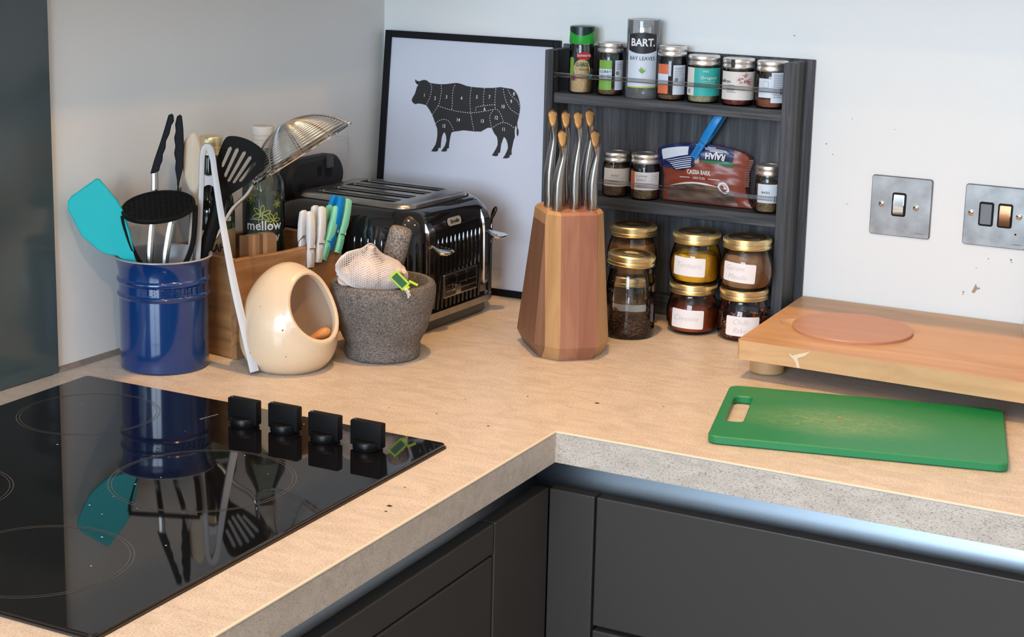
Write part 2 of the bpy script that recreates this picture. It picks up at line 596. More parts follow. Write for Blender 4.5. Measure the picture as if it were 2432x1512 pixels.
MT['navy'] = mat('navy_bag', (0.006, 0.016, 0.085), 0.3, spec=0.5)
MT['bagwin'] = wood('bark_window', (0.045, 0.025, 0.018), (0.22, 0.145, 0.115), 'x', 75, 0.28, 3.5, 0.8, lo=0.36, hi=0.66, c2=(0.09, 0.052, 0.04))
MT['baggrey'] = mat('bag_inside', (0.35, 0.34, 0.33), 0.4)
MT['pegblue'] = mat('blue_peg_plastic', (0.0, 0.19, 0.52), 0.4)
MT['pegmint'] = mat('mint_peg_plastic', (0.22, 0.62, 0.42), 0.4)
MT['pegwhite'] = mat('white_peg_plastic', (0.70, 0.70, 0.69), 0.4)
MT['board'] = wood('thick_board_wood', (0.42, 0.215, 0.095), (0.60, 0.36, 0.18), 'x', 32, 0.42, 7, 0.12, c2=(0.52, 0.31, 0.16))
MT['boardend'] = wood('board_edge_wood', (0.50, 0.29, 0.13), (0.66, 0.42, 0.21), 'x', 40, 0.5, 5, 0.15, c2=(0.42, 0.24, 0.10))
MT['disc'] = wood('disc_wood', (0.42, 0.205, 0.12), (0.50, 0.27, 0.17), 'x', 42, 0.42, 16, 0.08)
MT['resin'] = mat('pale_filler', (0.72, 0.58, 0.42), 0.5)
MT['switch'] = mat('plate_steel', (0.34, 0.335, 0.33), 0.33, metal=1.0, noise=0.22, nscale=38)
MT['switchedge'] = mat('plate_edge', (0.60, 0.60, 0.60), 0.2, metal=1.0)
MT['copper'] = mat('copper_switch', (0.27, 0.12, 0.06), 0.2, metal=1.0)
MT['kraft'] = mat('kraft_label', (0.36, 0.24, 0.13), 0.6, noise=0.15, nscale=80)
MT['yellowfl'] = mat('yellow_flower_print', (0.55, 0.56, 0.12), 0.5)
MT['rubber'] = mat('grey_metal_base', (0.07, 0.068, 0.066), 0.4)
MT['spring'] = mat('spring_wire', (0.45, 0.45, 0.45), 0.3, metal=1.0)
MT['capwhite'] = mat('cream_cap', (0.66, 0.62, 0.55), 0.5)

def greenboard():
    m, nt, b = nodes('green_board')
    b.inputs['Roughness'].default_value = 0.42
    tc = nt.nodes.new('ShaderNodeTexCoord')
    mp = nt.nodes.new('ShaderNodeMapping')
    mp.inputs['Scale'].default_value = (1, 9, 1)
    mp.inputs['Rotation'].default_value = (0, 0, rad(-20))
    lk(nt, tc.outputs['Object'], mp.inputs[0])
    n = nt.nodes.new('ShaderNodeTexNoise')
    n.inputs['Scale'].default_value = 45
    n.inputs['Detail'].default_value = 8
    n.inputs['Roughness'].default_value = 0.8
    n.inputs['Distortion'].default_value = 2.5
    lk(nt, mp.outputs[0], n.inputs['Vector'])
    r = nt.nodes.new('ShaderNodeValToRGB')
    r.color_ramp.elements[0].position = 0.44
    r.color_ramp.elements[1].position = 0.66
    lk(nt, n.outputs['Fac'], r.inputs[0])
    # knife wear sits in the middle of the board
    g = nt.nodes.new('ShaderNodeTexNoise')
    g.inputs['Scale'].default_value = 11
    g.inputs['Detail'].default_value = 2
    lk(nt, tc.outputs['Object'], g.inputs['Vector'])
    sep = nt.nodes.new('ShaderNodeSeparateXYZ')
    lk(nt, tc.outputs['Object'], sep.inputs[0])
    d = nt.nodes.new('ShaderNodeVectorMath')
    d.operation = 'LENGTH'
    mp2 = nt.nodes.new('ShaderNodeMapping')
    mp2.inputs['Location'].default_value = (0.20, 0.15, 0)
    mp2.inputs['Scale'].default_value = (7.5, 15.0, 0)
    lk(nt, tc.outputs['Object'], mp2.inputs[0])
    lk(nt, mp2.outputs[0], d.inputs[0])
    r2 = nt.nodes.new('ShaderNodeValToRGB')
    r2.color_ramp.elements[0].position = 0.25
    r2.color_ramp.elements[0].color = (1, 1, 1, 1)
    r2.color_ramp.elements[1].position = 0.98
    r2.color_ramp.elements[1].color = (0, 0, 0, 1)
    lk(nt, d.outputs['Value'], r2.inputs[0])
    mu = nt.nodes.new('ShaderNodeMath')
    mu.operation = 'MULTIPLY'
    lk(nt, r.outputs[0], mu.inputs[0])
    lk(nt, r2.outputs[0], mu.inputs[1])
    mx = nt.nodes.new('ShaderNodeMix')
    mx.data_type = 'RGBA'
    lk(nt, mu.outputs[0], mx.inputs[0])
    mx.inputs[6].default_value = (0.004, 0.195, 0.060, 1)
    mx.inputs[7].default_value = (0.36, 0.42, 0.17, 1)
    lk(nt, mx.outputs[2], b.inputs['Base Color'])
    return m
MT['greenboard'] = greenboard()
# ------------------------------------------------------------------ room shell
YW = -0.062                                  # plane of the back wall
def xw(y):                                   # left wall runs slightly out of square
    return 0.0375 + 0.048 * (y - YW)
LROT = math.atan(0.048)

struct(obj('floor', BOX(-0.6, 4.2, -4.4, 0.2, -0.95, -0.90), MT['floor'], smooth=False))
struct(obj('ceiling', BOX(-0.6, 4.2, -4.4, 0.2, 1.5, 1.56), MT['ceil'], smooth=False))
struct(obj('wall_back', BOX(-0.6, 4.2, YW, 0.2, -0.90, 1.5), MT['paint'], smooth=False))
bm = bmesh.new()
prism(bm, [(xw(YW), YW), (xw(-4.3), -4.3), (-0.6, -4.3), (-0.6, YW)], -0.90, 1.5)
struct(obj('wall_left', bm, MT['paint'], smooth=False))
struct(obj('wall_right', BOX(4.0, 4.2, -4.3, YW, -0.90, 1.5), MT['paint'], smooth=False))
bm = bmesh.new()
W0, W1, Z0_, Z1_ = 0.2, 1.9, 0.18, 1.38
for a in ((-0.4, W0, -0.9, 1.5), (W1, 4.0, -0.9, 1.5), (W0, W1, -0.9, Z0_), (W0, W1, Z1_, 1.5)):
    box(bm, a[0], a[1], -4.25, -4.15, a[2], a[3])
struct(obj('wall_front', bm, MT['paint'], smooth=False))
bm = bmesh.new()
for a in ((W0, W0 + 0.05, Z0_, Z1_), (W1 - 0.05, W1, Z0_, Z1_), (1.025, 1.075, Z0_ + 0.05, Z1_ - 0.05), (W0 + 0.05, W1 - 0.05, Z0_, Z0_ + 0.05), (W0 + 0.05, W1 - 0.05, Z1_ - 0.05, Z1_)):
    box(bm, a[0], a[1], -4.23, -4.17, a[2], a[3])
struct(obj('window_1', bm, MT['white'], smooth=False))

# specks and chips on the paint
bm = bmesh.new()
for (x, z, r) in ((0.765, 0.272, .0012), (0.775, 0.258, .0009), (0.80, 0.31, .0008), (0.86, 0.30, .0007), (0.71, 0.42, .0012), (1.03, 0.41, .001), (1.0, 0.135, .001), (0.985, 0.12, .0008), (0.97, 0.085, .0014), (0.97, 0.082, .001), (1.03, 0.137, .0016), (1.031, 0.134, .001), (0.80, 0.19, .0008)):
    poly(bm, [(x + r * math.cos(a), z + r * 0.8 * math.sin(a)) for a in [k * PI / 4 for k in range(8)]], fn=lambda p, q: (p, YW - 0.0003, q))
o = struct(obj('trim_1', bm, MT['greyprint'], smooth=False, recalc=False))
bm = bmesh.new()
poly(bm, [(0.981, 0.086), (0.986, 0.0985), (0.9885, 0.0935), (0.992, 0.094), (0.992, 0.0915), (0.988, 0.0905), (0.985, 0.085)], fn=lambda p, q: (p, YW - 0.0004, q))
struct(obj('trim_2', bm, mat('bare_plaster', (0.42, 0.30, 0.20), 0.8), smooth=False, recalc=False))

# wall cabinets above the frame: they shade the strip of worktop along each wall
t = thing('wall_cabinet', 'pale wall cupboard above the frame along the back wall', 'cabinet', (1.7, -0.174, 0.56))
obj('body', BOX(-1.40, 1.3, -0.14, 0.110, 0, 0.78), MT['whitecab'], t, smooth=False)
for k in range(4):
    obj('door', BOX(-1.3 + 0.65 * k + 0.002, -0.652 + 0.65 * k, -0.160, -0.142, 0.0, 0.78, 0.001), MT['whitecab'], t, smooth=False)
t = thing('wall_cabinet', 'pale wall cupboard above the frame over the hob', 'cabinet', (0.105, -1.4, 0.56), -LROT)
obj('body', BOX(-0.100, 0.127, -1.3, 1.325, 0, 0.78), MT['whitecab'], t, smooth=False)
for k in range(4):
    obj('door', BOX(0.129, 0.147, -1.3 + 0.65 * k + 0.002, min(1.325, -0.652 + 0.65 * k), 0, 0.78, 0.001), MT['whitecab'], t, smooth=False)

# ------------------------------------------------------------------ worktop
WX, WY, WT = 0.6507, -0.6764, 0.0375
wt = thing('worktop', 'L-shaped cream speckled laminate worktop running round the corner', 'worktop', (0, 0, 0))
L = [(xw(YW) + 0.001, YW - 0.001), (xw(-2.6) + 0.001, -2.6), (WX, -2.6), (WX, WY), (2.95, WY), (2.95, YW - 0.001)]
bm = bmesh.new()
prism(bm, L, -WT, 0.0)
obj('slab', bm, MT['worktop'], wt, smooth=False)
# rounded lip along the two front edges, its catch of light painted in paler
for nm, a, b in (('lit_edge_strip', (WX, -2.6), (WX, WY)), ('lit_edge_strip', (WX, WY), (2.95, WY))):
    bm = bmesh.new()
    A = Vector((*a, 0)); B = Vector((*b, 0))
    out = Vector((1, 0, 0)) if a[0] == b[0] else Vector((0, -1, 0))
    prof = [(-0.0016, 0.0002), (-0.0002, 0.0002), (0.0007, -0.0004), (0.0009, -0.0016), (0.0004, -0.0024), (-0.0016, -0.0024)]
    loft(bm, [[tuple(P + out * q + Vector((0, 0, z))) for q, z in prof] for P in (A, B)])
    obj(nm, bm, MT['edge'], wt)
# marks on the top: burn spots and crumbs
bm = bmesh.new()
for (x, y, r) in ((0.645, -0.55, .0022), (0.615, -0.985, .0022), (0.62, -1.0, .0012), (0.575, -0.70, .0013), (0.50, -0.69, .001), (0.60, -0.93, .001), (0.50, -0.62, .0009), (0.72, -0.52, .001), (0.56, -0.57, .0011), (0.44, -0.70, .0009)):
    poly(bm, [(x + r * 1.4 * math.cos(a), y + r * math.sin(a)) for a in [k * PI / 5 for k in range(10)]], z=0.0003)
obj('speck', bm, MT['ink'], wt, smooth=False, recalc=False)['kind'] = 'stuff'

# sealant bead between left wall and worktop
bm = bmesh.new()
loft(bm, [[(xw(y) + q, y, z) for q, z in ((0.0, 0.0), (0.006, 0.0), (0.005, 0.003), (0.0, 0.0065))] for y in (-0.80, -0.62, -0.44, -0.26, YW - 0.001)])
struct(obj('trim_3', bm, MT['silicone']))
bm = bmesh.new()
loft(bm, [[(x, YW - q, z) for q, z in ((0.0, 0.0), (0.005, 0.0), (0.004, 0.003), (0.0, 0.005))] for x in (0.05, 1.0, 2.9)])
struct(obj('trim_4', bm, MT['silicone']))

# splashback
sp = obj('splashback', BOX(0.0005, 0.0065, -1.9, 0, 0.001, 0.558, 0.0008), MT['splash'], smooth=False, loc=(xw(-0.792), -0.792, 0), rot=(0, 0, -LROT))
tag(sp, 'dark grey glass splashback panel on the left wall behind the hob', 'splashback')

# ------------------------------------------------------------------ hob
hob = thing('hob', 'black glass ceramic hob with four side knobs set in the worktop', 'hob', (0.315, -1.087, 0.0))
pts = rrect(0.258, 0.292, 0.006, 4)
obj('glass_top', PRISM(pts, 0.0012, 0.0056, 0.0008), MT['hob'], hob)
obj('seal', PRISM(rrect(0.2595, 0.2935, 0.006, 4), 0.0001, 0.0020), mat('hob_seal', (0.035, 0.025, 0.018), 0.6), hob)
def ring(bm, cx, cy, r, wd, z, seg=72, a0=0, a1=2 * PI):
    n = seg
    vs = [(bm.verts.new((cx + (r - wd / 2) * math.cos(a0 + (a1 - a0) * i / n), cy + (r - wd / 2) * math.sin(a0 + (a1 - a0) * i / n), z)),
           bm.verts.new((cx + (r + wd / 2) * math.cos(a0 + (a1 - a0) * i / n), cy + (r + wd / 2) * math.sin(a0 + (a1 - a0) * i / n), z))) for i in range(n + 1)]
    for a, b in zip(vs, vs[1:]):
        bm.faces.new((a[0], a[1], b[1], b[0]))
for cx, cy, r in ((0.1655, -0.9165, 0.081), (0.4175, -1.031, 0.096), (0.423, -1.281, 0.086), (0.206, -1.198, 0.08)):
    bm = bmesh.new()
    ring(bm, cx - 0.315, cy + 1.087, r, 0.0011, 0.00575)
    ring(bm, cx - 0.315, cy + 1.087, r - 0.0036, 0.0009, 0.00575)
    obj('cooking_ring', bm, MT['ring'], hob, smooth=False)
bm = bmesh.new()
for k in range(7):
    box(bm, 0.004 * k, 0.004 * k + (0.0026 if k else 0.004), 0, 0.0018, 0.0057, 0.0059)
bmesh.ops.transform(bm, matrix=Matrix.Translation((-0.026, 0.219, 0)) @ Matrix.Rotation(rad(78), 4, 'Z'), verts=bm.verts)
obj('maker_mark', bm, MT['greyprint'], hob, smooth=False)
bm = bmesh.new()
for k in range(26):
    x, y, r = random.uniform(-0.2, 0.24), random.uniform(-0.28, 0.27), random.uniform(.0004, .0011)
    poly(bm, [(x + r * math.cos(a), y + r * math.sin(a)) for a in [q * PI / 3 for q in range(6)]], z=0.0059)
obj('crumb', bm, MT['white'], hob, smooth=False, recalc=False)['kind'] = 'stuff'

kn = None
KX = (0.3445, 0.3965, 0.4535, 0.5085)
KY = (-0.8585, -0.8535, -0.8575, -0.8565)
for k in range(4):
    g = obj('knob', LATHE([(0.0158, 0), (0.0168, 0.002), (0.0168, 0.0085), (0.0156, 0.0105), (0.0, 0.0108)], seg=40, cap1=False), MT['black'], hob,
            loc=(KX[k] - 0.315, KY[k] + 1.087, 0.0057))
    bm = bmesh.new()
    box(bm, -0.0200, 0.0200, -0.0056, 0.0056, 0.003, 0.0315, 0.0018, 2)
    obj('fin', bm, MT['blackmatt'], g)
    bm = bmesh.new()
    box(bm, -0.0200, -0.0150, -0.0006, 0.0006, 0.0314, 0.0317)
    obj('pointer', bm, MT['greyprint'], g, smooth=False)

# ------------------------------------------------------------------ base cabinets
def rail_profile(bm, fn, s0, s1):
    prof = [(0.607, -WT), (0.6145, -0.066), (0.6165, -0.072), (0.620, -0.079), (0.6255, -0.0855), (0.632, -0.0895), (0.6375, -0.0905), (0.6375, -0.0945), (0.611, -0.0945), (0.611, -WT)]
    loft(bm, [[fn(q, s0(q), z) for q, z in prof], [fn(q, s1(q), z) for q, z in prof]])
FR = 0.655
cr = thing('base_cabinet', 'graphite base cabinet with wide drawer front under the right worktop', 'cabinet', (0, 0, 0))
bm = bmesh.new()
rail_profile(bm, lambda q, s, z: (s, -q, z), lambda q: q - 0.021, lambda q: 2.95)
obj('finger_rail', bm, MT['rail'], cr, label='blue-grey metal finger rail')
obj('carcass', BOX(0.616, 2.93, -0.609, YW - 0.01, -0.88, -WT - 0.001), MT['carcass'], cr, smooth=False)
obj('corner_post', BOX(0.6345, 0.6925, -FR, -0.6365, -0.86, -0.0785, 0.0015), MT['cab'], cr, smooth=False)
dr = obj('drawer', BOX(0.6955, 1.492, -FR, -0.637, -0.2375, -0.0785, 0.0015), MT['cab'], cr, smooth=False)
obj('drawer', BOX(0.6955, 1.492, -FR, -0.637, -0.52, -0.2435, 0.0015), MT['cab'], cr, smooth=False)
obj('drawer', BOX(0.6955, 1.492, -FR, -0.637, -0.86, -0.526, 0.0015), MT['cab'], cr, smooth=False)
obj('door', BOX(1.495, 2.09, -FR, -0.637, -0.86, -0.0785, 0.0015), MT['cab'], cr, smooth=False)
cl = thing('base_cabinet', 'graphite base cabinet with narrow panel under the hob', 'cabinet', (0, 0, 0))
bm = bmesh.new()
rail_profile(bm, lambda q, s, z: (q - 0.021, s, z), lambda q: -q, lambda q: -2.6)
obj('finger_rail', bm, MT['rail'], cl, label='blue-grey metal finger rail')
obj('carcass', BOX(0.02, 0.588, -2.58, -0.62, -0.88, -WT - 0.001), MT['carcass'], cl, smooth=False)
FX = FR - 0.021
obj('corner_post', BOX(FX - 0.0185, FX, -0.7905, -FR - 0.0005, -0.86, -0.0775, 0.0015), MT['cab'], cl, smooth=False)
obj('top_panel', BOX(FX - 0.0185, FX, -1.39, -0.7935, -0.113, -0.0775, 0.0015), MT['cab'], cl, smooth=False)
obj('door', BOX(FX - 0.0185, FX - 0.001, -1.39, -0.7935, -0.86, -0.1165, 0.0015), MT['cab'], cl, smooth=False)
obj('door', BOX(FX - 0.0185, FX, -1.99, -1.393, -0.86, -0.0775, 0.0015), MT['cab'], cl, smooth=False)

# ------------------------------------------------------------------ wall plates
def plate(x, z, wd, ht):
    return rrect(wd / 2, ht / 2, 0.004, 4)
def screw(par, x, z):
    s = obj('screw', upright(LATHE([(0.0042, 0), (0.0042, 0.0006), (0.0030, 0.0014), (0.0, 0.0016)], seg=20, cap1=False)), MT['chrome'], par, loc=(x, -0.0042, z))
    obj('slot', BOX(-0.0022, 0.0022, -0.0019, -0.0014, -0.0004, 0.0004), MT['dark'], s, smooth=False, rot=(0, rad(35), 0))
def rocker(par, x, z, mt, open_=False, name='rocker'):
    b = obj('bezel', upright(PRISM(rrect(0.0098, 0.0165, 0.003, 4), 0.0, 0.0008)), MT['dark'], par, loc=(x, -0.0042, z))
    bm = bmesh.new()
    a_, h_ = 0.0073, 0.0137
    dep = ((-h_, 0.0034), (0.0, 0.0040), (h_, 0.0016)) if name == 'rocker' else ((-h_, 0.0026), (0.0, 0.0026), (h_, 0.0026))
    loft(bm, [[(-a_, 0.0, z_), (-a_, -d_, z_), (a_, -d_, z_), (a_, 0.0, z_)] for z_, d_ in dep])
    bmesh.ops.bevel(bm, geom=bm.edges[:], offset=0.0005, segments=2, affect='EDGES')
    obj(name, bm, mt, b)
t = thing('light_switch', 'square brushed steel light switch with one rocker on back wall', 'switch', (0.8767, YW, 0.1942))
bm = upright(PRISM(plate(0, 0, 0.0845, 0.0835), 0.0, 0.0042, 0.0012))
obj('faceplate', bm, MT['switch'], t)
screw(t, -0.0265, 0.002)
screw(t, 0.0215, 0.0005)
rocker(t, -0.0025, 0.003, MT['chrome'])
o = obj('maker_mark', BOX(0.022, 0.034, -0.0044, -0.0042, -0.0355, -0.034), MT['greyprint'], t, smooth=False)
t = thing('fused_switch', 'brushed steel fused outlet with grey and copper rockers at right edge', 'switch', (1.0057, YW, 0.194))
obj('faceplate', upright(PRISM(plate(0, 0, 0.0845, 0.0835), 0.0, 0.0042, 0.0012)), MT['switch'], t)
screw(t, -0.0325, 0.0025)
screw(t, 0.031, 0.003)
rocker(t, -0.0125, 0.0025, mat('fuse_carrier_grey', (0.16, 0.16, 0.165), 0.45, metal=0.6), name='fuse_carrier')
rocker(t, 0.0125, 0.0025, MT['copper'])
obj('indicator', BOX(0.0268, 0.0292, -0.0044, -0.0041, -0.0225, -0.0200), MT['dark'], t, smooth=False)
obj('maker_mark', BOX(0.024, 0.036, -0.0044, -0.0042, -0.0360, -0.0345), MT['greyprint'], t, smooth=False)
# ------------------------------------------------------------------ framed print
fr = thing('framed_print', 'black framed butcher chart of a bull leaning behind the toaster', 'picture', (0.04950, -0.11843, 0), rot=(-rad(5.98), 0, rad(1.35)))
FW, FH, FB = 0.3014, 0.395, 0.0108
for nm, a in (('frame_side', (0, FB, 0, FH)), ('frame_side', (FW - FB, FW, 0, FH)), ('frame_rail', (FB, FW - FB, 0, FB)), ('frame_rail', (FB, FW - FB, FH - FB, FH))):
    obj(nm, BOX(a[0], a[1], 0, 0.0125, a[2], a[3], 0.0006, 1), MT['frame'], fr, smooth=False)
obj('print_sheet', BOX(FB, FW - FB, 0.004, 0.006, FB, FH - FB), MT['paper'], fr, smooth=False)
obj('backing_board', BOX(FB, FW - FB, 0.0065, 0.0115, FB, FH - FB), MT['kraft'], fr, smooth=False)
BULL = [(0.0569, 0.3215), (0.0593, 0.3194), (0.0648, 0.3186), (0.0682, 0.3202), (0.0726, 0.3215), (0.0778, 0.3208), (0.0825, 0.3177), (0.0888, 0.3169), (0.1013, 0.3165), (0.1125, 0.3175), (0.1236, 0.3195), (0.1313, 0.3205), (0.1392, 0.3193), (0.1483, 0.3169), (0.1594, 0.316), (0.1782, 0.316), (0.1946, 0.3172), (0.2064, 0.3192), (0.2163, 0.3183), (0.2261, 0.3178), (0.2317, 0.3144), (0.2366, 0.308), (0.2399, 0.2994), (0.2416, 0.2923), (0.2412, 0.282), (0.2401, 0.2752), (0.2384, 0.2673), (0.2393, 0.2605), (0.2417, 0.2559), (0.2419, 0.2496), (0.2408, 0.2465), (0.2387, 0.2498), (0.2383, 0.2546), (0.2384, 0.2585), (0.2365, 0.2632), (0.2354, 0.2602), (0.2352, 0.2534), (0.2362, 0.2456), (0.2344, 0.2397), (0.2332, 0.2318), (0.2321, 0.2248), (0.2327, 0.2173), (0.2299, 0.2178), (0.2292, 0.2134), (0.2244, 0.2117), (0.2179, 0.2113), (0.2213, 0.2166), (0.2236, 0.2217), (0.2256, 0.2272), (0.2246, 0.234), (0.2216, 0.2406), (0.2177, 0.2442), (0.2162, 0.2401), (0.214, 0.2331), (0.2133, 0.2252), (0.2129, 0.2191), (0.2102, 0.2193), (0.2095, 0.2143), (0.2052, 0.2133), (0.1991, 0.2142), (0.2015, 0.2181), (0.2049, 0.224), (0.2077, 0.2307), (0.2073, 0.2375), (0.2056, 0.2432), (0.201, 0.2477), (0.1979, 0.2524), (0.1954, 0.2561), (0.1893, 0.2558), (0.1841, 0.2528), (0.1777, 0.2489), (0.1689, 0.2484), (0.1589, 0.2484), (0.1477, 0.2487), (0.1389, 0.2467), (0.1301, 0.245), (0.1269, 0.2433), (0.1256, 0.2377), (0.1247, 0.2307), (0.1241, 0.2237), (0.1242, 0.2187), (0.1214, 0.2185), (0.1206, 0.214), (0.1156, 0.2129), (0.1105, 0.2131), (0.1136, 0.2174), (0.1171, 0.2231), (0.1189, 0.2303), (0.1178, 0.2371), (0.1151, 0.2428), (0.1129, 0.2417), (0.1106, 0.2355), (0.1098, 0.2274), (0.1096, 0.218), (0.1062, 0.2182), (0.1048, 0.2127), (0.0998, 0.2115), (0.093, 0.2117), (0.0961, 0.2159), (0.1002, 0.2227), (0.1019, 0.2309), (0.1024, 0.2388), (0.1012, 0.2478), (0.0978, 0.2544), (0.0933, 0.264), (0.09, 0.2698), (0.085, 0.2764), (0.0794, 0.2824), (0.0707, 0.2838), (0.0639, 0.2839), (0.0606, 0.2823), (0.0558, 0.2842), (0.0527, 0.288), (0.0541, 0.2921), (0.0577, 0.2983), (0.0596, 0.3045), (0.0609, 0.3101), (0.0632, 0.3129), (0.0594, 0.3144), (0.0571, 0.3177)]
DASH = [[(0.0849, 0.3161), (0.0873, 0.3104), (0.0865, 0.3023), (0.0848, 0.2943), (0.0799, 0.2834)], [(0.1036, 0.3154), (0.1047, 0.3086), (0.1042, 0.3006), (0.1031, 0.2916), (0.1004, 0.2824), (0.0912, 0.2689)], [(0.1277, 0.317), (0.1252, 0.31), (0.1245, 0.3), (0.1253, 0.2883), (0.1248, 0.2793)], [(0.1562, 0.3155), (0.1556, 0.3052), (0.1559, 0.2924), (0.1579, 0.2768), (0.161, 0.2652), (0.1654, 0.2503)], [(0.1788, 0.3156), (0.1784, 0.3058), (0.1786, 0.297), (0.1797, 0.2883)], [(0.1984, 0.3164), (0.1981, 0.3062), (0.1984, 0.2964), (0.1996, 0.2859)], [(0.211, 0.3168), (0.2139, 0.3064), (0.2192, 0.295), (0.2275, 0.2859), (0.2409, 0.2796)], [(0.2192, 0.3159), (0.2258, 0.3072), (0.2361, 0.3001), (0.2411, 0.2918)], [(0.1003, 0.2829), (0.1141, 0.28), (0.1289, 0.2776), (0.1424, 0.2765), (0.1568, 0.2763), (0.17, 0.2782), (0.1862, 0.2817), (0.2003, 0.2849), (0.2071, 0.2814), (0.212, 0.274), (0.2148, 0.267)], [(0.1665, 0.2804), (0.1677, 0.286), (0.1835, 0.2895), (0.1987, 0.2921)], [(0.1961, 0.2826), (0.1921, 0.2764), (0.1916, 0.2696), (0.1937, 0.2628), (0.1965, 0.2562), (0.2042, 0.2617), (0.2148, 0.2657), (0.2248, 0.2642), (0.235, 0.2582)], [(0.0978, 0.2554), (0.1032, 0.2598), (0.112, 0.2629), (0.12, 0.2611), (0.126, 0.2546), (0.1312, 0.2456)]]
NUM = [('1', 0.0752, 0.2974), ('2', 0.0944, 0.294), ('3', 0.1143, 0.2975), ('4', 0.1406, 0.2974), ('5', 0.167, 0.301), ('6', 0.1815, 0.2839), ('7', 0.1886, 0.3026), ('8', 0.2297, 0.3102), ('9', 0.226, 0.2984), ('10', 0.2125, 0.2897), ('11', 0.2162, 0.2553), ('12', 0.2023, 0.2721), ('13', 0.1789, 0.2651), ('14', 0.1372, 0.2637), ('15', 0.1129, 0.2523)]
bm = bmesh.new()
from mathutils.geometry import tessellate_polygon
vs = [bm.verts.new((x, 0.0037, z)) for x, z in BULL]
for tri in tessellate_polygon([[Vector((x, z, 0)) for x, z in BULL]]):
    bm.faces.new([vs[i] for i in tri])
obj('bull_drawing', bm, MT['ink'], fr, smooth=False, recalc=False, label='black bull silhouette')
bm = bmesh.new()
for d in DASH:
    p = smoothpath([(x, 0, z) for x, z in d], 10)
    acc = 0.0
    seglen = 0.0020
    on = True
    cur = [Vector(p[0])]
    for a, b in zip(p, p[1:]):
        a = Vector(a); b = Vector(b)
        while (b - a).length > 1e-7:
            s = min((b - a).length, seglen - acc)
            q = a + (b - a).normalized() * s
            acc += s
            if on:
                t_ = (q - a).normalized() * 1.0
                nn = Vector((-t_.z, 0, t_.x)) * 0.00042
                vs = [bm.verts.new((v.x, 0.0034, v.z)) for v in (a - nn, q - nn, q + nn, a + nn)]
                bm.faces.new(vs)
            a = q
            if acc >= seglen - 1e-7:
                acc = 0.0
                on = not on
obj('cut_line', bm, MT['whiteprint'], fr, smooth=False, recalc=False)
bm = bmesh.new()
for s, x, z in NUM:
    tb = textbm(s, 0.0075, sx=0.85, bold=0.0001)
    upright(tb)
    bmesh.ops.translate(tb, vec=(x, 0.0034, z), verts=tb.verts)
    merge(bm, tb)
obj('number', bm, MT['whiteprint'], fr, smooth=False, recalc=False)
# glazing is left off: the print has the soft sheen of bare paper

# ------------------------------------------------------------------ spice rack
rk = thing('spice_rack', 'dark grey wood-grain spice rack with two shelves against back wall', 'rack', (0.5415, -0.0935, 0))
RX = 0.5415; RY = -0.0935
def rb(nm, x0, x1, y0, y1, z0, z1, m=MT['rack'], bev=0.0006):
    return obj(nm, BOX(x0 - RX, x1 - RX, y0 - RY, y1 - RY, z0, z1, bev, 1), m, rk, smooth=False)
rb('side_panel', 0.3522, 0.3657, -0.124, -0.0695, 0.0, 0.383)
rb('side_panel', 0.7172, 0.7324, -0.124, -0.0695, 0.0, 0.3865)
rb('back_panel', 0.3550, 0.7437, -0.0690, -0.0630, 0.0, 0.3885)
rb('shelf', 0.3662, 0.7168, -0.1195, -0.0695, 0.3058, 0.3212, MT['rackx'])
rb('shelf', 0.3662, 0.7168, -0.1195, -0.0695, 0.1560, 0.1732, MT['rackx'])
rb('bottom_rail', 0.3662, 0.7168, -0.0860, -0.0695, 0.0, 0.030, MT['rackx'])
for z in (0.3475, 0.1965):
    g = obj('guard_rail', BOX(-0.1753, 0.1753, -0.0016, 0.0016, -0.0030, 0.0030, 0.001, 1), MT['clear'], rk, smooth=False, loc=(0, -0.1215 - RY, z))
    for s in (-1, 1):
        obj('rail_clip', BOX(-0.0015, 0.0015, -0.0022, 0.0022, -0.0045, 0.0045, 0.0005, 1), MT['clear'], g, smooth=False, loc=(s * 0.1738, 0, 0))

# ------------------------------------------------------------------ spice jars
S1, S2 = 0.3213, 0.1733
def lid_profile(r, h):
    return [(0, 0.001), (r * 0.97, 0.0), (r * 1.0, h * 0.08), (r * 1.0, h * 0.28), (r * 0.955, h * 0.40), (r * 0.955, h * 0.5), (r, h * 0.62), (r, h * 0.86), (r * 0.96, h), (r * 0.90, h), (r * 0.87, h * 0.93), (0, h * 0.93)]

def spice_jar(name, label, x, y, z, r, h, fill, fillmat, lidh=0.0135, group=None, rotz=0.0):
    t = thing(name, label, 'jar', (x, y, z), rotz, group)
    hb = h - lidh
    obj('glass_body', LATHE([(0, 0.0), (r * 0.90, 0.0), (r * 0.985, 0.0025), (r, 0.006), (r, hb - 0.009), (r * 0.95, hb - 0.003), (r * 0.90, hb), (r * 0.90, hb + lidh * 0.7)], seg=36, cap0=False, cap1=False), MT['glass'], t)
    n = fill * hb
    bm = bmesh.new()
    rr = r * 0.935
    lathe(bm, [(0, 0.0022), (rr * 0.96, 0.0022), (rr, 0.006), (rr, n * 0.97), (rr * 0.5, n * 1.03), (0, n)], seg=28, cap0=False, cap1=False)
    obj('contents', bm, fillmat, t)
    obj('lid', LATHE(lid_profile(r * 0.985, lidh), seg=40, cap0=False, cap1=False), MT['tin'], t, loc=(0, 0, hb))
    return t

def jlab(t, nm, m, r, wd, ht, th, z, rc=0.0, n=12):
    return obj(nm, wrap(patch(wd, ht, rc, n), r, th, z, out=0.0004), m, t, recalc=False)

def jtext(t, s, size, m, r, th, z, nm='lettering', sx=1.0, shear=0.0, bold=0.0, rot=0.0, align='CENTER', spacing=1.0):
    return obj(nm, wrap(textbm(s, size, sx=sx, shear=shear, bold=bold, align=align, spacing=spacing), r, th, z, rot, out=0.0007), m, t, smooth=False, recalc=False)

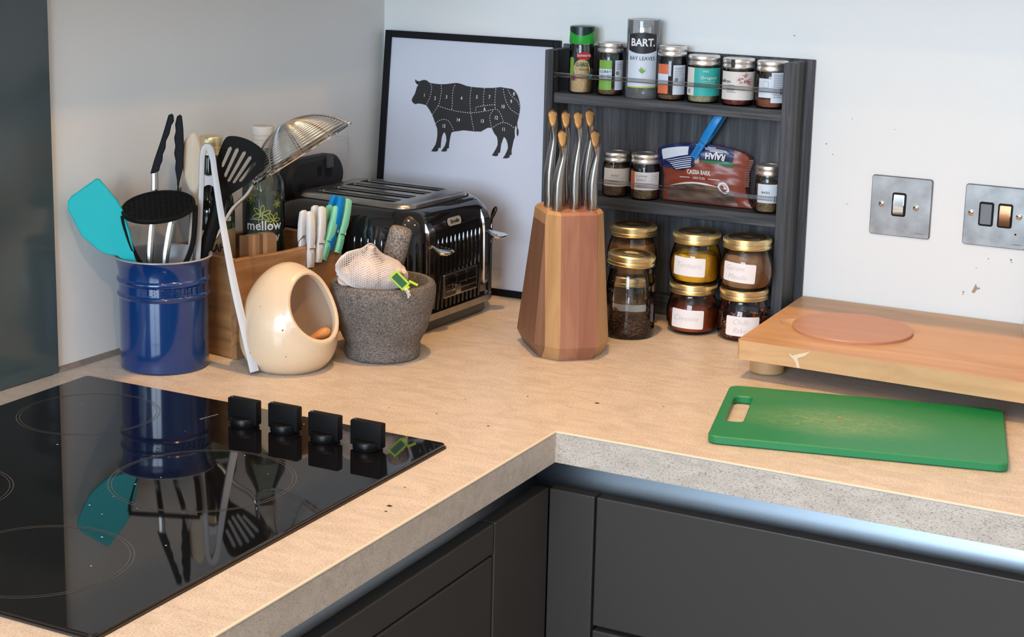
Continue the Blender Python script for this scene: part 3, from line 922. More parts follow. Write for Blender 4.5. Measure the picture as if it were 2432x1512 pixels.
def lines(t, m, r, th, z, rows, wd=0.014, dz=0.0024, h=0.0007, x0=0.0):
    bm = bmesh.new()
    for k in range(rows):
        w_ = wd * random.uniform(0.7, 1.0)
        patch(w_, h, 0, 6, bm=bm, x0=x0 - (wd - w_) / 2, y0=-k * dz)
    return obj('small_print', wrap(bm, r, th, z, out=0.0007), m, t, smooth=False, recalc=False)

JY = -0.096
# garlic granules, green flip cap
t = thing('garlic_granules_jar', 'tall spice jar with green flip cap and red oval logo', 'jar', (0.4000, JY - 0.003, S1))
r = 0.0183
obj('glass_body', LATHE([(0, 0), (r * 0.9, 0), (r, 0.004), (r, 0.062), (r * 0.97, 0.069), (r * 0.93, 0.073)], seg=36, cap0=False, cap1=False), MT['glass'], t)
obj('contents', LATHE([(0, 0.002), (r * 0.85, 0.002), (r * 0.93, 0.005), (r * 0.93, 0.034), (r * 0.4, 0.036), (0, 0.035)], seg=28, cap0=False, cap1=False), MT['garlicgran'], t)
c = obj('cap', LATHE([(r * 1.0, 0), (r * 1.03, 0.002), (r * 1.0, 0.019), (r * 0.97, 0.0235), (0, 0.024)], seg=40, cap1=False), MT['green'], t, loc=(0, 0, 0.0725))
bm = bmesh.new()
ring_hi, ring_lo = [], []
for i in range(40):
    a = 2 * PI * i / 40
    f_ = max(0.0, math.cos(a))
    ring_lo.append((math.sin(a) * r * 1.022, -math.cos(a) * r * 1.022, 0.0195 - 0.0075 * f_ ** 2))
    ring_hi.append((math.sin(a) * r * 0.995, -math.cos(a) * r * 0.995, 0.0245))
loft(bm, [ring_lo, ring_hi, [(p[0] * 0.9, p[1] * 0.9, 0.0252) for p in ring_hi]], cap0=False)
obj('flip_lid', bm, MT['greencap'], c, label='dark green flip lid')
obj('garlic_picture', wrap(PRISM(ellip(0.0125, 0.0145, 24), 0, 0.0001), r, 0.12, 0.036), MT['garlicgran'], t)
obj('leaf_picture', wrap(patch(0.008, 0.030, 0.003), r, -0.78, 0.038, out=0.0004), MT['ltgreen'], t, recalc=False)
obj('onion_picture', wrap(patch(0.008, 0.007, 0.003), r, -0.62, 0.0225, out=0.0006), mat('onion_purple', (0.16, 0.05, 0.12), 0.5), t, recalc=False)
lo_ = obj('logo', wrap(PRISM(ellip(0.0108, 0.0055, 24), 0, 0.0004), r, 0.26, 0.0555, out=0.0004), MT['red'], t)
jtext(t, 'Schwartz', 0.0058, MT['whiteprint'], r + 0.0006, 0.26, 0.0562, sx=0.95)
jtext(t, 'GARLIC', 0.0078, MT['dkgreen'], r, 0.20, 0.0425, sx=0.80, bold=0.0002)
jtext(t, 'GRANULES', 0.0038, MT['dkgreen'], r, 0.28, 0.0355, sx=0.9)
obj('badge', wrap(PRISM(ellip(0.0038, 0.0032, 16), 0, 0.0002), r, 0.88, 0.026, out=0.0003), MT['tealab'], t)

# curry leaves (green label)
t = spice_jar('green_label_jar', 'spice jar with silver lid and green label beside tall clear tube', 0.4447, JY, S1, 0.0192, 0.0755, 0.18, MT['brownseed'])
r = 0.0192
jlab(t, 'front_label', MT['ltgreen'], r, 0.020, 0.043, -0.32, 0.030)
jlab(t, 'label_band', MT['label2'], r + 0.0002, 0.020, 0.0145, -0.32, 0.0315)
jtext(t, 'CURRY', 0.0055, MT['text'], r + 0.0002, -0.30, 0.0348, bold=0.0001)
jtext(t, 'LEAVES', 0.0055, MT['text'], r + 0.0002, -0.30, 0.0285, bold=0.0001)
jlab(t, 'back_label', MT['label2'], r, 0.0175, 0.043, 0.90, 0.030)
lines(t, MT['greyprint'], r, 0.90, 0.048, 5, 0.013)
obj('seal_mark', wrap(PRISM(ellip(0.003, 0.003, 16), 0, 0.0002), r, 0.66, 0.033, out=0.0004), MT['greyprint'], t)

# bay leaves in a clear tube
t = thing('bay_leaf_tube', 'tall clear plastic tube of bay leaves with black logo label', 'jar', (0.4953, JY + 0.0005, S1))
r = 0.0234
obj('tube_body', LATHE([(0, 0.0), (r * 0.97, 0.0), (r, 0.002), (r, 0.1085), (r * 0.985, 0.111), (r * 0.9, 0.1118), (0, 0.1114)], seg=40, cap0=False, cap1=False), MT['tubeplastic'], t)
bm = bmesh.new()
ring(bm, 0, 0, r - 0.0006, 0.0016, 0.112)
obj('tube_rim', bm, MT['rubber'], t, smooth=False)
obj('inner_cap', LATHE([(0, 0), (0.011, 0), (0.0115, 0.004), (0.0115, 0.012), (0.010, 0.014), (0, 0.014)], seg=28, cap0=False, cap1=False), MT['tin'], t, loc=(0, 0, 0.089))
for k in range(9):
    a = k * 2.4
    bm = bmesh.new()
    pts = [(0.006 * math.sin(PI * q / 8) * (1 if s > 0 else -1), -0.026 + 0.052 * q / 8) for s, rng in ((1, range(0, 9)), (-1, range(7, 0, -1))) for q in rng]
    vs = [bm.verts.new((x, 0.0015 * math.sin(z * 60), z)) for x, z in pts]
    bm.faces.new(vs)
    obj('bay_leaf', bm, MT['bayleaf'], t, loc=(0.010 * math.cos(a), 0.010 * math.sin(a), 0.030 + 0.002 * (k % 4)), rot=(0.12 * math.sin(a), 0.2 * math.cos(2 * a), a))
jlab(t, 'paper_label', MT['label2'], r, 0.0475, 0.075, 0.18, 0.0535)
bm = bmesh.new()
n_ = 16
cols = []
for i in range(n_ + 1):
    x = -0.0225 + 0.045 * i / n_
    q = 1 - (x / 0.0225) ** 2
    cols.append((bm.verts.new((x, -0.0105 - 0.0045 * q, 0)), bm.verts.new((x, 0.0115 + 0.0035 * q, 0))))
for a, b in zip(cols, cols[1:]):
    bm.faces.new((a[0], b[0], b[1], a[1]))
obj('logo_panel', wrap(bm, r, 0.18, 0.0795, out=0.0006), MT['text'], t, recalc=False)
jtext(t, 'BART.', 0.0150, MT['whiteprint'], r + 0.0003, 0.2, 0.080, sx=0.92, bold=0.0004)
jtext(t, 'BAY LEAVES', 0.0078, MT['text'], r + 0.0001, 0.17, 0.0575, sx=0.92)
bm = bmesh.new()
for a, l in ((0.5, 0.009), (0.15, 0.011), (-0.2, 0.010), (-0.75, 0.009)):
    q = [(0, 0), (0.0013, l * 0.5), (0, l), (-0.0013, l * 0.5)]
    poly(bm, [(x * math.cos(a) - y * math.sin(a), x * math.sin(a) + y * math.cos(a)) for x, y in q])
obj('sprig', wrap(bm, r, 0.17, 0.036, out=0.0008), MT['ltgreen'], t, smooth=False, recalc=False)
jlab(t, 'yellow_band', mat('lime_band', (0.45, 0.50, 0.03), 0.5), r + 0.0003, 0.045, 0.0018, 0.18, 0.0165)

# orange label jar
t = spice_jar('orange_label_jar', 'spice jar with silver lid and orange label right of clear tube', 0.5415, JY, S1, 0.0212, 0.0765, 0.13, MT['brownseed'])
r = 0.0212
jlab(t, 'front_label', MT['orangelab'], r, 0.018, 0.042, -0.62, 0.031)
jlab(t, 'label_band', MT['label2'], r + 0.0002, 0.018, 0.0150, -0.62, 0.0305)
jlab(t, 'back_label', MT['label2'], r, 0.021, 0.042, 0.62, 0.030)
lines(t, MT['greyprint'], r, 0.62, 0.047, 6, 0.017)
obj('seal_mark', wrap(PRISM(ellip(0.0031, 0.0031, 16), 0, 0.0002), r, 0.36, 0.0305, out=0.0004), MT['greyprint'], t)
lines(t, MT['greyprint'], r, 0.75, 0.0325, 3, 0.010, x0=0.001)

# oregano
t = spice_jar('oregano_jar', 'spice jar with silver lid and teal label', 0.5905, JY, S1, 0.0232, 0.0665, 0.22, MT['oregano'])
r = 0.0232
jlab(t, 'label_edge', MT['labelcream'], r, 0.060, 0.0395, 0.05, 0.0305)
jlab(t, 'front_label', MT['tealab'], r + 0.0002, 0.0415, 0.0395, 0.30, 0.0305)
jtext(t, 'M&S', 0.0040, MT['whiteprint'], r + 0.0003, 0.14, 0.0455, spacing=1.2)
jtext(t, 'Oregano', 0.0062, MT['whiteprint'], r + 0.0003, 0.34, 0.0365, spacing=1.1)
lines(t, MT['tealab'] if False else MT['labelcream'], r + 0.0002, 0.36, 0.0315, 2, 0.021, 0.0025, 0.0004)
bm = bmesh.new()
for k in range(5):
    patch(0.0042, 0.0006, 0, 2, bm=bm, y0=-0.0011 * k)
obj('small_print', wrap(bm, r, -0.95, 0.019, out=0.0007), MT['text'], t, smooth=False, recalc=False)

# saffron
t = spice_jar('saffron_jar', 'spice jar with cream label printed with red saffron threads', 0.6425, JY, S1, 0.0230, 0.0655, 0.16, MT['saffron'])
r = 0.0230
jlab(t, 'front_label', MT['labelcream'], r, 0.062, 0.0395, 0.12, 0.0285)
bm = bmesh.new()
for k in range(70):
    a = random.uniform(0, 2 * PI)
    d = random.random() ** 0.6
    cx, cy = d * 0.0085 * math.cos(a), d * 0.0062 * math.sin(a) + (-0.004 if math.cos(a) > 0.6 else 0)
    l, b_ = random.uniform(0.002, 0.0045), a + random.uniform(-0.6, 0.6)
    w_ = 0.00025
    ux, uy = math.cos(b_), math.sin(b_)
    poly(bm, [(cx - uy * w_, cy + ux * w_), (cx + uy * w_, cy - ux * w_), (cx + ux * l + uy * w_, cy + uy * l - ux * w_), (cx + ux * l - uy * w_, cy + uy * l + ux * w_)])
obj('thread_picture', wrap(bm, r, 0.42, 0.0385, out=0.0008), MT['crimson'], t, smooth=False, recalc=False)
jtext(t, 'Saffron.', 0.0062, MT['text'], r, -1.25, 0.0345, align='LEFT', bold=0.0001)
t.children[-1].location = (0, 0, 0)
lines(t, MT['greyprint'], r, -0.40, 0.0295, 1, 0.013)
lines(t, MT['greyprint'], r, -0.38, 0.0245, 4, 0.015, 0.0017)
jtext(t, '10%  LEBARD', 0.0034, MT['text'], r, 1.12, 0.029, rot=PI / 2)
bm = BOX(-0.0029, 0.0029, 0, 0.0003, 0, 0.0115)
obj('lid_tape', wrap(patch(0.0058, 0.0115, 0), r * 0.985, -0.38, 0.0595, out=0.0004), MT['text'], t, recalc=False)

# paprika
t = spice_jar('paprika_jar', 'spice jar of red-brown powder with white text label at right end', 0.6925, JY, S1, 0.0228, 0.0648, 0.26, MT['paprika'])
r = 0.0228
jlab(t, 'side_label', MT['label2'], r, 0.019, 0.0265, -0.50, 0.0285)
obj('box_mark', wrap(patch(0.0078, 0.009, 0), r, -0.42, 0.0335, out=0.0006), MT['greyprint'], t, recalc=False)
obj('box_mark_fill', wrap(patch(0.0070, 0.0082, 0), r, -0.42, 0.0335, out=0.0008), MT['label2'], t, recalc=False)
jlab(t, 'back_label', MT['label2'], r + 0.0002, 0.029, 0.042, 0.55, 0.0295)
lines(t, MT['greyprint'], r + 0.0003, 0.53, 0.0475, 14, 0.022, 0.0024, 0.0008)
jtext(t, 'c', 0.0085, MT['text'], r + 0.0003, 0.82, 0.0125, bold=0.0003, rot=0.4)

# middle shelf
t = spice_jar('mint_jar', 'brown herb jar with white label half hidden behind knife handles', 0.4600, JY, S2, 0.0200, 0.0650, 0.90, MT['brownseed'])
r = 0.0200
jlab(t, 'front_label', MT['labelcream'], r, 0.047, 0.0265, 0.22, 0.0295)
jtext(t, 'MINT', 0.0042, MT['text'], r, 0.0, 0.032, spacing=1.3)
lines(t, MT['greyprint'], r, 0.20, 0.0285, 1, 0.028, 0.002, 0.0003)
lines(t, MT['greyprint'], r, 0.12, 0.0240, 1, 0.024, 0.002, 0.0008)
t = spice_jar('cumin_seed_jar', 'half full brown seed jar with white label left of folded bag', 0.5065, JY, S2, 0.0215, 0.0665, 0.42, MT['herb'])
r = 0.0215
jlab(t, 'side_label', MT['orangelab'], r, 0.009, 0.027, -0.92, 0.029)
jlab(t, 'front_label', MT['label'], r + 0.0001, 0.041, 0.0262, 0.24, 0.0285)
jtext(t, 'CUMIN', 0.0045, MT['text'], r, -0.22, 0.0355, spacing=1.25)
jtext(t, 'SEEDS', 0.0045, MT['text'], r, -0.24, 0.0300, spacing=1.25)
lines(t, MT['greyprint'], r, 0.22, 0.0255, 1, 0.034, 0.002, 0.0003)
lines(t, MT['greyprint'], r, -0.10, 0.0222, 2, 0.020, 0.0030, 0.0008)
bm = bmesh.new()
for a in ((0.0095, 0.0003, 0, 0.0045), (0.0095, 0.0003, 0, -0.0045), (0.0003, 0.009, -0.00475, 0), (0.0003, 0.009, 0.00475, 0), (0.006, 0.0005, 0, 0.0018), (0.006, 0.0005, 0, -0.0018)):
    patch(a[0], a[1], 0, 3, bm=bm, x0=a[2], y0=a[3])
obj('stamp_mark', wrap(bm, r, 0.72, 0.0335, out=0.0006), MT['greyprint'], t, smooth=False, recalc=False)
t = spice_jar('basil_jar', 'dried herb jar with white label alone at right end of shelf', 0.6955, JY, S2, 0.0195, 0.0665, 0.80, MT['herb'])
r = 0.0195
jlab(t, 'front_label', MT['label2'], r, 0.046, 0.0265, 0.30, 0.0285)
jtext(t, 'BASIL', 0.0042, MT['text'], r, -0.22, 0.0300, spacing=1.2, bold=0.0001)
lines(t, MT['greyprint'], r, 0.30, 0.0235, 1, 0.042, 0.002, 0.0003)
bm = bmesh.new()
for a in ((0.0085, 0.0003, 0, 0.0045), (0.0085, 0.0003, 0, -0.0045), (0.0003, 0.009, -0.00425, 0), (0.0003, 0.009, 0.00425, 0), (0.0016, 0.0016, -0.002, 0.002), (0.0016, 0.0016, 0.002, -0.002)):
    patch(a[0], a[1], 0, 3, bm=bm, x0=a[2], y0=a[3])
obj('stamp_mark', wrap(bm, r, 0.75, 0.0345, out=0.0006), MT['greyprint'], t, smooth=False, recalc=False)
for o_ in COL.objects:
    if o_.get('category') == 'jar' and 0.3 < o_.location.z or (o_.get('category') == 'jar' and 0.17 < o_.location.z < 0.18):
        o_.rotation_euler[2] = 0.20 if o_.name.startswith('bay') else 0.36

# ------------------------------------------------------------------ pegs
def peg_arm(side, g, top):
    """one arm in the xz plane: jaw at z=0, grip end at z=0.077; side = +1 outer, -1 inner"""
    inn = [(g / 2 + 0.0006, 0.0), (g / 2, 0.008), (g / 2 - 0.0004, 0.018), (g / 2 + 0.0005, 0.026), (g / 2 - 0.0008, 0.040), (g / 2 * 0.6 + top * 0.4, 0.058), (top, 0.074)]
    thick = [0.0048, 0.0064, 0.0068, 0.0050, 0.0082, 0.0074, 0.0060]
    rings = []
    for (x, z), tk in zip(inn, thick):
        hw = 0.0060 if z > 0.03 else 0.0055
        P = rrect(tk / 2, hw, 0.0016, 2, (x + tk / 2, 0))
        rings.append([(side * q[0], q[1], z) for q in P])
    x, z = inn[-1]
    P = rrect(0.0016, 0.0032, 0.001, 2, (x + 0.0026, 0))
    rings.append([(side * q[0], q[1], z + 0.0026) for q in P])
    bm = LOFT(rings)
    return bm
def make_peg(label, mt, loc, rot, g=0.0098, top=0.0030, group=None):
    t = thing('clothes_peg', label, 'peg', loc, rot=rot, group=group)
    for s in (1, -1):
        a = obj('arm', peg_arm(s, g, top), mt, t)
        bm = bmesh.new()
        box(bm, s * (g / 2 + 0.0046), s * (g / 2 + 0.0069), -0.0022, 0.0022, 0.004, 0.020)  # thin darker blocks: the shade of the recesses is painted, not cut
        obj('jaw_slot_shade', bm, RECESS_SHADE[mt.name], a, smooth=False)
        bm = bmesh.new()
        box(bm, s * (g / 2 + 0.0034), s * (g / 2 + 0.0052), -0.0051, 0.0051, 0.0245, 0.0262)
        obj('groove_shade', bm, RECESS_SHADE[mt.name], a, smooth=False)
    sp_ = []
    for k in range(19):
        an = k / 18 * 2 * PI * 3
        sp_.append((0.0024 * math.cos(an), -0.0056 + 0.0112 * k / 18, 0.0405 + 0.0024 * math.sin(an)))
    bm = TUBE(sp_, 0.0007, seg=5)
    for y in (-0.0056, 0.0056):
        s_ = 1 if y > 0 else -1
        tube(bm, [(0, y, 0.043), (s_ * (g / 2 + 0.004), y, 0.034), (s_ * (g / 2 + 0.0062), y * 0.9, 0.0262), (s_ * (g / 2 + 0.0062), -y * 0.9, 0.0262)], 0.0007, seg=5)
    obj('spring', bm, MT['spring'], t)
    return t
RECESS_SHADE = {'blue_peg_plastic': mat('peg_blue_shaded', (0.0, 0.12, 0.34), 0.5), 'mint_peg_plastic': mat('peg_mint_shaded', (0.13, 0.40, 0.27), 0.5), 'white_peg_plastic': mat('peg_white_shaded', (0.52, 0.52, 0.51), 0.5)}  # darker copies of each peg plastic, recess shade put into the colour

# ------------------------------------------------------------------ folded bag of cassia bark
bg_ = thing('spice_bag', 'brown and navy bag of cassia bark folded over on the middle shelf', 'bag', (0.5345, -0.0865, S2 + 0.0005), rot=(rad(-3), 0, 0))
BW, BH = 0.1365, 0.083
def lerpt(tab, v):
    for (a, p), (b, q) in zip(tab, tab[1:]):
        if v <= b:
            return p + (q - p) * (v - a) / (b - a)
    return tab[-1][1]
def bag_pt(u, v, off=0.0):
    xl = lerpt([(0, 0.0), (0.5, 0.001), (0.75, -0.004), (0.9, -0.009), (1.0, -0.010), (1.2, -0.010)], v)
    xr = lerpt([(0, 0.1375), (0.12, 0.131), (0.35, 0.1255), (0.7, 0.124), (0.9, 0.128), (1.0, 0.128), (1.2, 0.126)], v)
    x = xl + (xr - xl) * u
    top = 0.071 + 0.013 * math.sin(PI * min(max(u, 0), 1)) ** 0.6
    z = 0.0005 + top * v
    e = max(0.0, math.sin(PI * min(max(u * 0.96 + 0.02, 0), 1))) ** 0.55
    d = (0.004 + 0.019 * e * max(0.0, math.sin(PI * (0.06 + 0.80 * min(v, 1.0)))) ** 0.7)
    d += 0.0011 * math.sin(u * 23 + v * 7) * math.sin(v * 17 + u * 5)
    d += 0.0008 * math.sin(u * 9 - v * 31)
    return Vector((x, -d - off, z))
def bag_grid(u0, u1, v0, v1, nu=18, nv=12, off=0.0, edge=None):
    bm = bmesh.new()
    G = []
    for i in range(nu + 1):
        u = u0 + (u1 - u0) * i / nu
        a, b = (v0(u) if callable(v0) else v0), (v1(u) if callable(v1) else v1)
        G.append([bm.verts.new(bag_pt(u, a + (b - a) * j / nv, off)) for j in range(nv + 1)])
    for a, b in zip(G, G[1:]):
        for j in range(nv):
            bm.faces.new((a[j], b[j], b[j + 1], a[j + 1]))
    return bm
bm = bmesh.new()
F = [[bm.verts.new(bag_pt(i / 28, j / 18)) for j in range(19)] for i in range(29)]
Bk = [[bm.verts.new((lambda p: (p.x, 0.0055 + 0.35 * (-p.y - 0.004), p.z))(bag_pt(i / 28, j / 18))) for j in range(19)] for i in range(29)]
for i in range(28):
    for j in range(18):
        bm.faces.new((F[i][j], F[i + 1][j], F[i + 1][j + 1], F[i][j + 1]))
        bm.faces.new((Bk[i][j], Bk[i][j + 1], Bk[i + 1][j + 1], Bk[i + 1][j]))
for j in range(18):
    bm.faces.new((F[0][j], F[0][j + 1], Bk[0][j + 1], Bk[0][j]))
    bm.faces.new((F[28][j], Bk[28][j], Bk[28][j + 1], F[28][j + 1]))
for i in range(28):
    bm.faces.new((F[i][0], Bk[i][0], Bk[i + 1][0], F[i + 1][0]))
    bm.faces.new((F[i][18], F[i + 1][18], Bk[i + 1][18], Bk[i][18]))
obj('pouch', bm, MT['bagbrown'], bg_)
arc = lambda u: 0.25 + 0.105 * max(0.0, math.sin(PI * (u - 0.02) / 0.95)) ** 0.8 - 0.02 * u
obj('window', bag_grid(0.06, 0.86, lambda u: 0.03, lambda u: arc(u), 22, 8, 0.0006), MT['bagwin'], bg_, label='clear window showing brown bark')
obj('cream_arc', bag_grid(0.08, 0.78, arc, lambda u: arc(u) + 0.03 * math.sin(PI * (u - 0.07) / 0.72), 20, 2, 0.0009), MT['labelcream'], bg_)
obj('green_flash', bag_grid(0.52, 0.865, lambda u: 0.735 - 0.02 * u, 0.86, 10, 3, 0.0008), mat('bag_green', (0.01, 0.14, 0.05), 0.35), bg_)
fl = obj('folded_flap', bag_grid(-0.01, 0.435, lambda u: 0.675 - 0.11 * max(0, 1 - abs(u - 0.24) / 0.26) + 0.02 * math.sin(u * 60), 1.03, 18, 10, 0.0032), MT['navy'], bg_, label='navy folded flap')
obj('paper_sticker', bag_grid(0.045, 0.36, lambda u: 0.79 + 0.20 * max(0, u - 0.12), 0.975, 10, 4, 0.0040), MT['label2'], fl)
obj('folded_flap', bag_grid(0.485, 0.855, lambda u: 0.765 + 0.12 * (u - 0.485), 1.03, 14, 8, 0.0030), MT['navy'], bg_, label='navy folded flap')
obj('inner_fold', bag_grid(0.435, 0.488, 0.70, 1.02, 4, 8, 0.0020), MT['baggrey'], bg_)
obj('flap_border', bag_grid(0.855, 1.0, 0.80, 1.03, 6, 6, 0.0026), MT['bagbrown'], bg_)
obj('flap_border', bag_grid(-0.03, -0.008, 0.66, 1.02, 3, 6, 0.0030), MT['bagbrown'], bg_)
bm = bmesh.new()
for k in range(16):
    v = 0.42 + 0.56 * k / 16
    p, q = bag_pt(1.0, v, 0.0012), bag_pt(1.035, v + 0.006, -0.001)
    p2, q2 = bag_pt(1.0, v + 0.018, 0.0012), bag_pt(1.035, v + 0.026, -0.001)
    bm.faces.new([bm.verts.new(x) for x in (p, q, q2, p2)])
obj('crimped_seal', bm, mat('seal_pink', (0.45, 0.20, 0.16), 0.25), bg_, smooth=False)
def bag_text(nm, s, size, u, v, m, off=0.0012, rot=0.0, sx=1.0, bold=0.0, par=None):
    tb = textbm(s, size, sx=sx, bold=bold)
    c, s_ = math.cos(rot), math.sin(rot)
    for w_ in tb.verts:
        x, y = w_.co.x * c - w_.co.y * s_, w_.co.x * s_ + w_.co.y * c
        w_.co = bag_pt(u + x / BW, v + y / BH, off)
    return obj(nm, tb, m, par or bg_, smooth=False, recalc=False)
bag_text('lettering', 'CASSIA BARK', 0.0083, 0.475, 0.545, MT['labelcream'], sx=0.80, bold=0.0002)
bag_text('lettering', '100% PURE', 0.0052, 0.475, 0.445, MT['labelcream'], sx=0.85)
for u in (0.30, 0.655):
    obj('rule_line', bag_grid(u - 0.065, u + 0.065, 0.447, 0.458, 6, 1, 0.0012), MT['labelcream'], bg_)
bag_text('lettering', 'RAJAH', 0.0120, 0.665, 0.855, MT['label'], 0.0040, PI + 0.05, 0.85, 0.0004)
for k, (u0, u1, v) in enumerate(((0.55, 0.80, 0.945), (0.53, 0.78, 0.965), (0.60, 0.74, 0.925), (0.57, 0.66, 0.985))):
    obj('small_print', bag_grid(u0, u1, v, v + 0.011, 6, 1, 0.0038), MT['label2'], bg_)
for k in range(6):
    f_ = lambda u, k=k: 0.755 - 0.035 * k + 0.22 * max(0, u - 0.16)
    obj('small_print', bag_grid(0.09 + 0.02 * k, 0.40, f_, lambda u, k=k: f_(u) + (0.010 if k < 2 else 0.016), 10, 1, 0.0042), MT['label2'], bg_)
c_ = []
bm = bmesh.new()
vs = [bm.verts.new(bag_pt(0.765 + 0.0086 * math.cos(a) / BW, 0.325 + 0.0086 * math.sin(a) / BH, 0.0014)) for a in [k * PI / 12 for k in range(24)]]
bm.faces.new(vs)
obj('round_badge', bm, MT['label'], bg_, smooth=False, recalc=False)
bm = bmesh.new()
for r0, r1 in ((0.0046, 0.0054),):
    A = [(bm.verts.new(bag_pt(0.765 + r0 * math.cos(a) / BW, 0.325 + r0 * math.sin(a) / BH, 0.0018)), bm.verts.new(bag_pt(0.765 + r1 * math.cos(a) / BW, 0.325 + r1 * math.sin(a) / BH, 0.0018))) for a in [k * PI / 12 for k in range(25)]]
    for a, b in zip(A, A[1:]):
        bm.faces.new((a[0], a[1], b[1], b[0]))
for a in (0.8, 2.1, 3.9):
    q = [(0.0003, 0.0), (0.0036, 0.0), (0.0036, 0.0008), (0.0003, 0.0008)]
    bm.faces.new([bm.verts.new(bag_pt(0.765 + (x * math.cos(a) - y * math.sin(a)) / BW, 0.325 + (x * math.sin(a) + y * math.cos(a)) / BH, 0.0018)) for x, y in q])
obj('badge_mark', bm, MT['bagbrown'], bg_, smooth=False, recalc=False)
make_peg('blue clothes peg clipping the folded navy bag shut', MT['pegblue'], (0.5845, -0.0985, 0.2420), (Matrix.Rotation(rad(30), 3, 'Y') @ Matrix.Rotation(rad(-90), 3, 'Z')).to_euler(), 0.0085, 0.0045)

# ------------------------------------------------------------------ gold-lidded jars
def goldlid(t, r, h, z, tilt=0.0):
    g = obj('lid_band', LATHE([(r * 0.80, h), (r * 0.86, h + 0.0004), (r * 0.95, h), (r, h * 0.88), (r, h * 0.55), (r * 0.965, h * 0.48), (r * 0.965, h * 0.40), (r * 1.0, h * 0.32), (r * 1.0, h * 0.18), (r * 0.97, h * 0.13), (r * 1.015, h * 0.05), (r * 1.0, 0)], seg=56, cap0=False, cap1=False), MT['gold'], t, loc=(0, 0, z), rot=(0, tilt, 0))
    obj('lid_disc', LATHE([(r * 0.86, h - 0.0002), (r * 0.80, h - 0.0010), (r * 0.62, h - 0.0012), (r * 0.58, h - 0.0005), (r * 0.30, h - 0.0005), (r * 0.27, h - 0.0010), (0, h - 0.0010)], seg=48, cap0=False, cap1=False), MT['golddisc'], g)
    bm = bmesh.new()
    for k in range(90):
        a = 2 * PI * k / 90
        c, s = math.cos(a), math.sin(a)
        M = Matrix.Rotation(a, 4, 'Z')
        box(bm, r - 0.0002, r + 0.0003, -0.0006, 0.0006, h * 0.58, h * 0.86, M=M)
    obj('knurling', bm, MT['gold'], g, smooth=False)['kind'] = 'stuff'
    return g
def preserve_jar(name, label, x, y, z, fill, fmat, r=0.0371, h=0.0720, rotz=0.36, group=None, top=0.0):
    t = thing(name, label, 'jar', (x, y, z), rotz, group)
    lh = 0.0145
    hb = h - lh
    obj('glass_body', LATHE([(0, 0.0012), (r * 0.70, 0.0), (r * 0.84, 0.0012), (r * 0.95, 0.008), (r * 0.995, 0.018), (r, 0.028), (r * 0.97, 0.038), (r * 0.91, 0.046), (r * 0.85, hb - 0.005), (r * 0.83, hb - 0.002), (r * 0.88, hb - 0.001), (r * 0.83, hb + 0.001), (r * 0.80, hb + 0.008)], seg=48, cap0=False, cap1=False), MT['glassk'], t)
    if fill:
        top_ = fill * hb
        prof = [(0, 0.003), (r * 0.68, 0.003), (r * 0.80, 0.0045), (r * 0.90, 0.0105), (r * 0.945, 0.019), (r * 0.95, 0.028)]
        prof = [p for p in prof if p[1] < top_ - 0.004]
        rt = r * (0.95 if top_ < 0.03 else 0.92 if top_ < 0.038 else 0.86 if top_ < 0.047 else 0.80)
        bm = bmesh.new()
        lathe(bm, prof + [(rt, top_ - 0.002), (rt * 0.94, top_), (rt * 0.5, top_ + 0.001), (0, top_)], seg=36, cap0=False, cap1=False)
        for v in bm.verts:
            if v.co.z > top_ - 0.0025:
                v.co.z += top * math.sin(v.co.x * 130 + 1) * math.cos(v.co.y * 110) 
        obj('contents', bm, fmat, t)
    goldlid(t, r * 0.905, lh, hb)
    return t
def sticker(t, r, th, z, wd, ht, tilt, texts):
    bm = patch(wd, ht, 0.0022, 12)
    c, s = math.cos(tilt), math.sin(tilt)
    g = obj('sticker', wrap(bm, r, th, z, tilt, 0.0004), MT['label'], t, recalc=False, label='white handwritten sticker')
    for s_, size, dx, dy in texts:
        tb = textbm(s_, size, shear=0.3, sx=0.9, spacing=1.05, bold=-0.00018)
        bmesh.ops.translate(tb, vec=(dx, dy, 0), verts=tb.verts)
        obj('handwriting', wrap(tb, r, th, z, tilt, 0.0008), MT['pencil'], g, smooth=False, recalc=False)
t = preserve_jar('turmeric_jar', 'gold lidded glass jar of yellow turmeric stacked on cayenne jar', 0.6115, -0.1485, 0.0722, 0.70, MT['turmeric'], top=0.003)
sticker(t, 0.0377, -0.27, 0.0275, 0.0480, 0.0265, -0.03, (('Turmeric', 0.0105, 0.0, 0.002),))
t = preserve_jar('cayenne_jar', 'gold lidded glass jar of red cayenne powder under turmeric jar', 0.6100, -0.1490, 0.0, 0.62, MT['cayenne'], top=0.002)
sticker(t, 0.0377, -0.20, 0.0245, 0.0480, 0.0270, -0.03, (('Cayenne', 0.0110, -0.002, 0.001),))
t = preserve_jar('garam_masala_jar', 'gold lidded glass jar of brown garam masala stacked on chilli jar', 0.6858, -0.1462, 0.0722, 0.84, MT['garam'], top=0.002)
sticker(t, 0.0377, -0.30, 0.0275, 0.0480, 0.0270, -0.06, (('Garam', 0.0105, -0.006, 0.006), ('Masala', 0.0105, -0.002, -0.006)))
t = preserve_jar('chilli_flake_jar', 'gold lidded glass jar of red chilli flakes at thick board corner', 0.6845, -0.1455, 0.0, 0.0, None)
bm = bmesh.new()
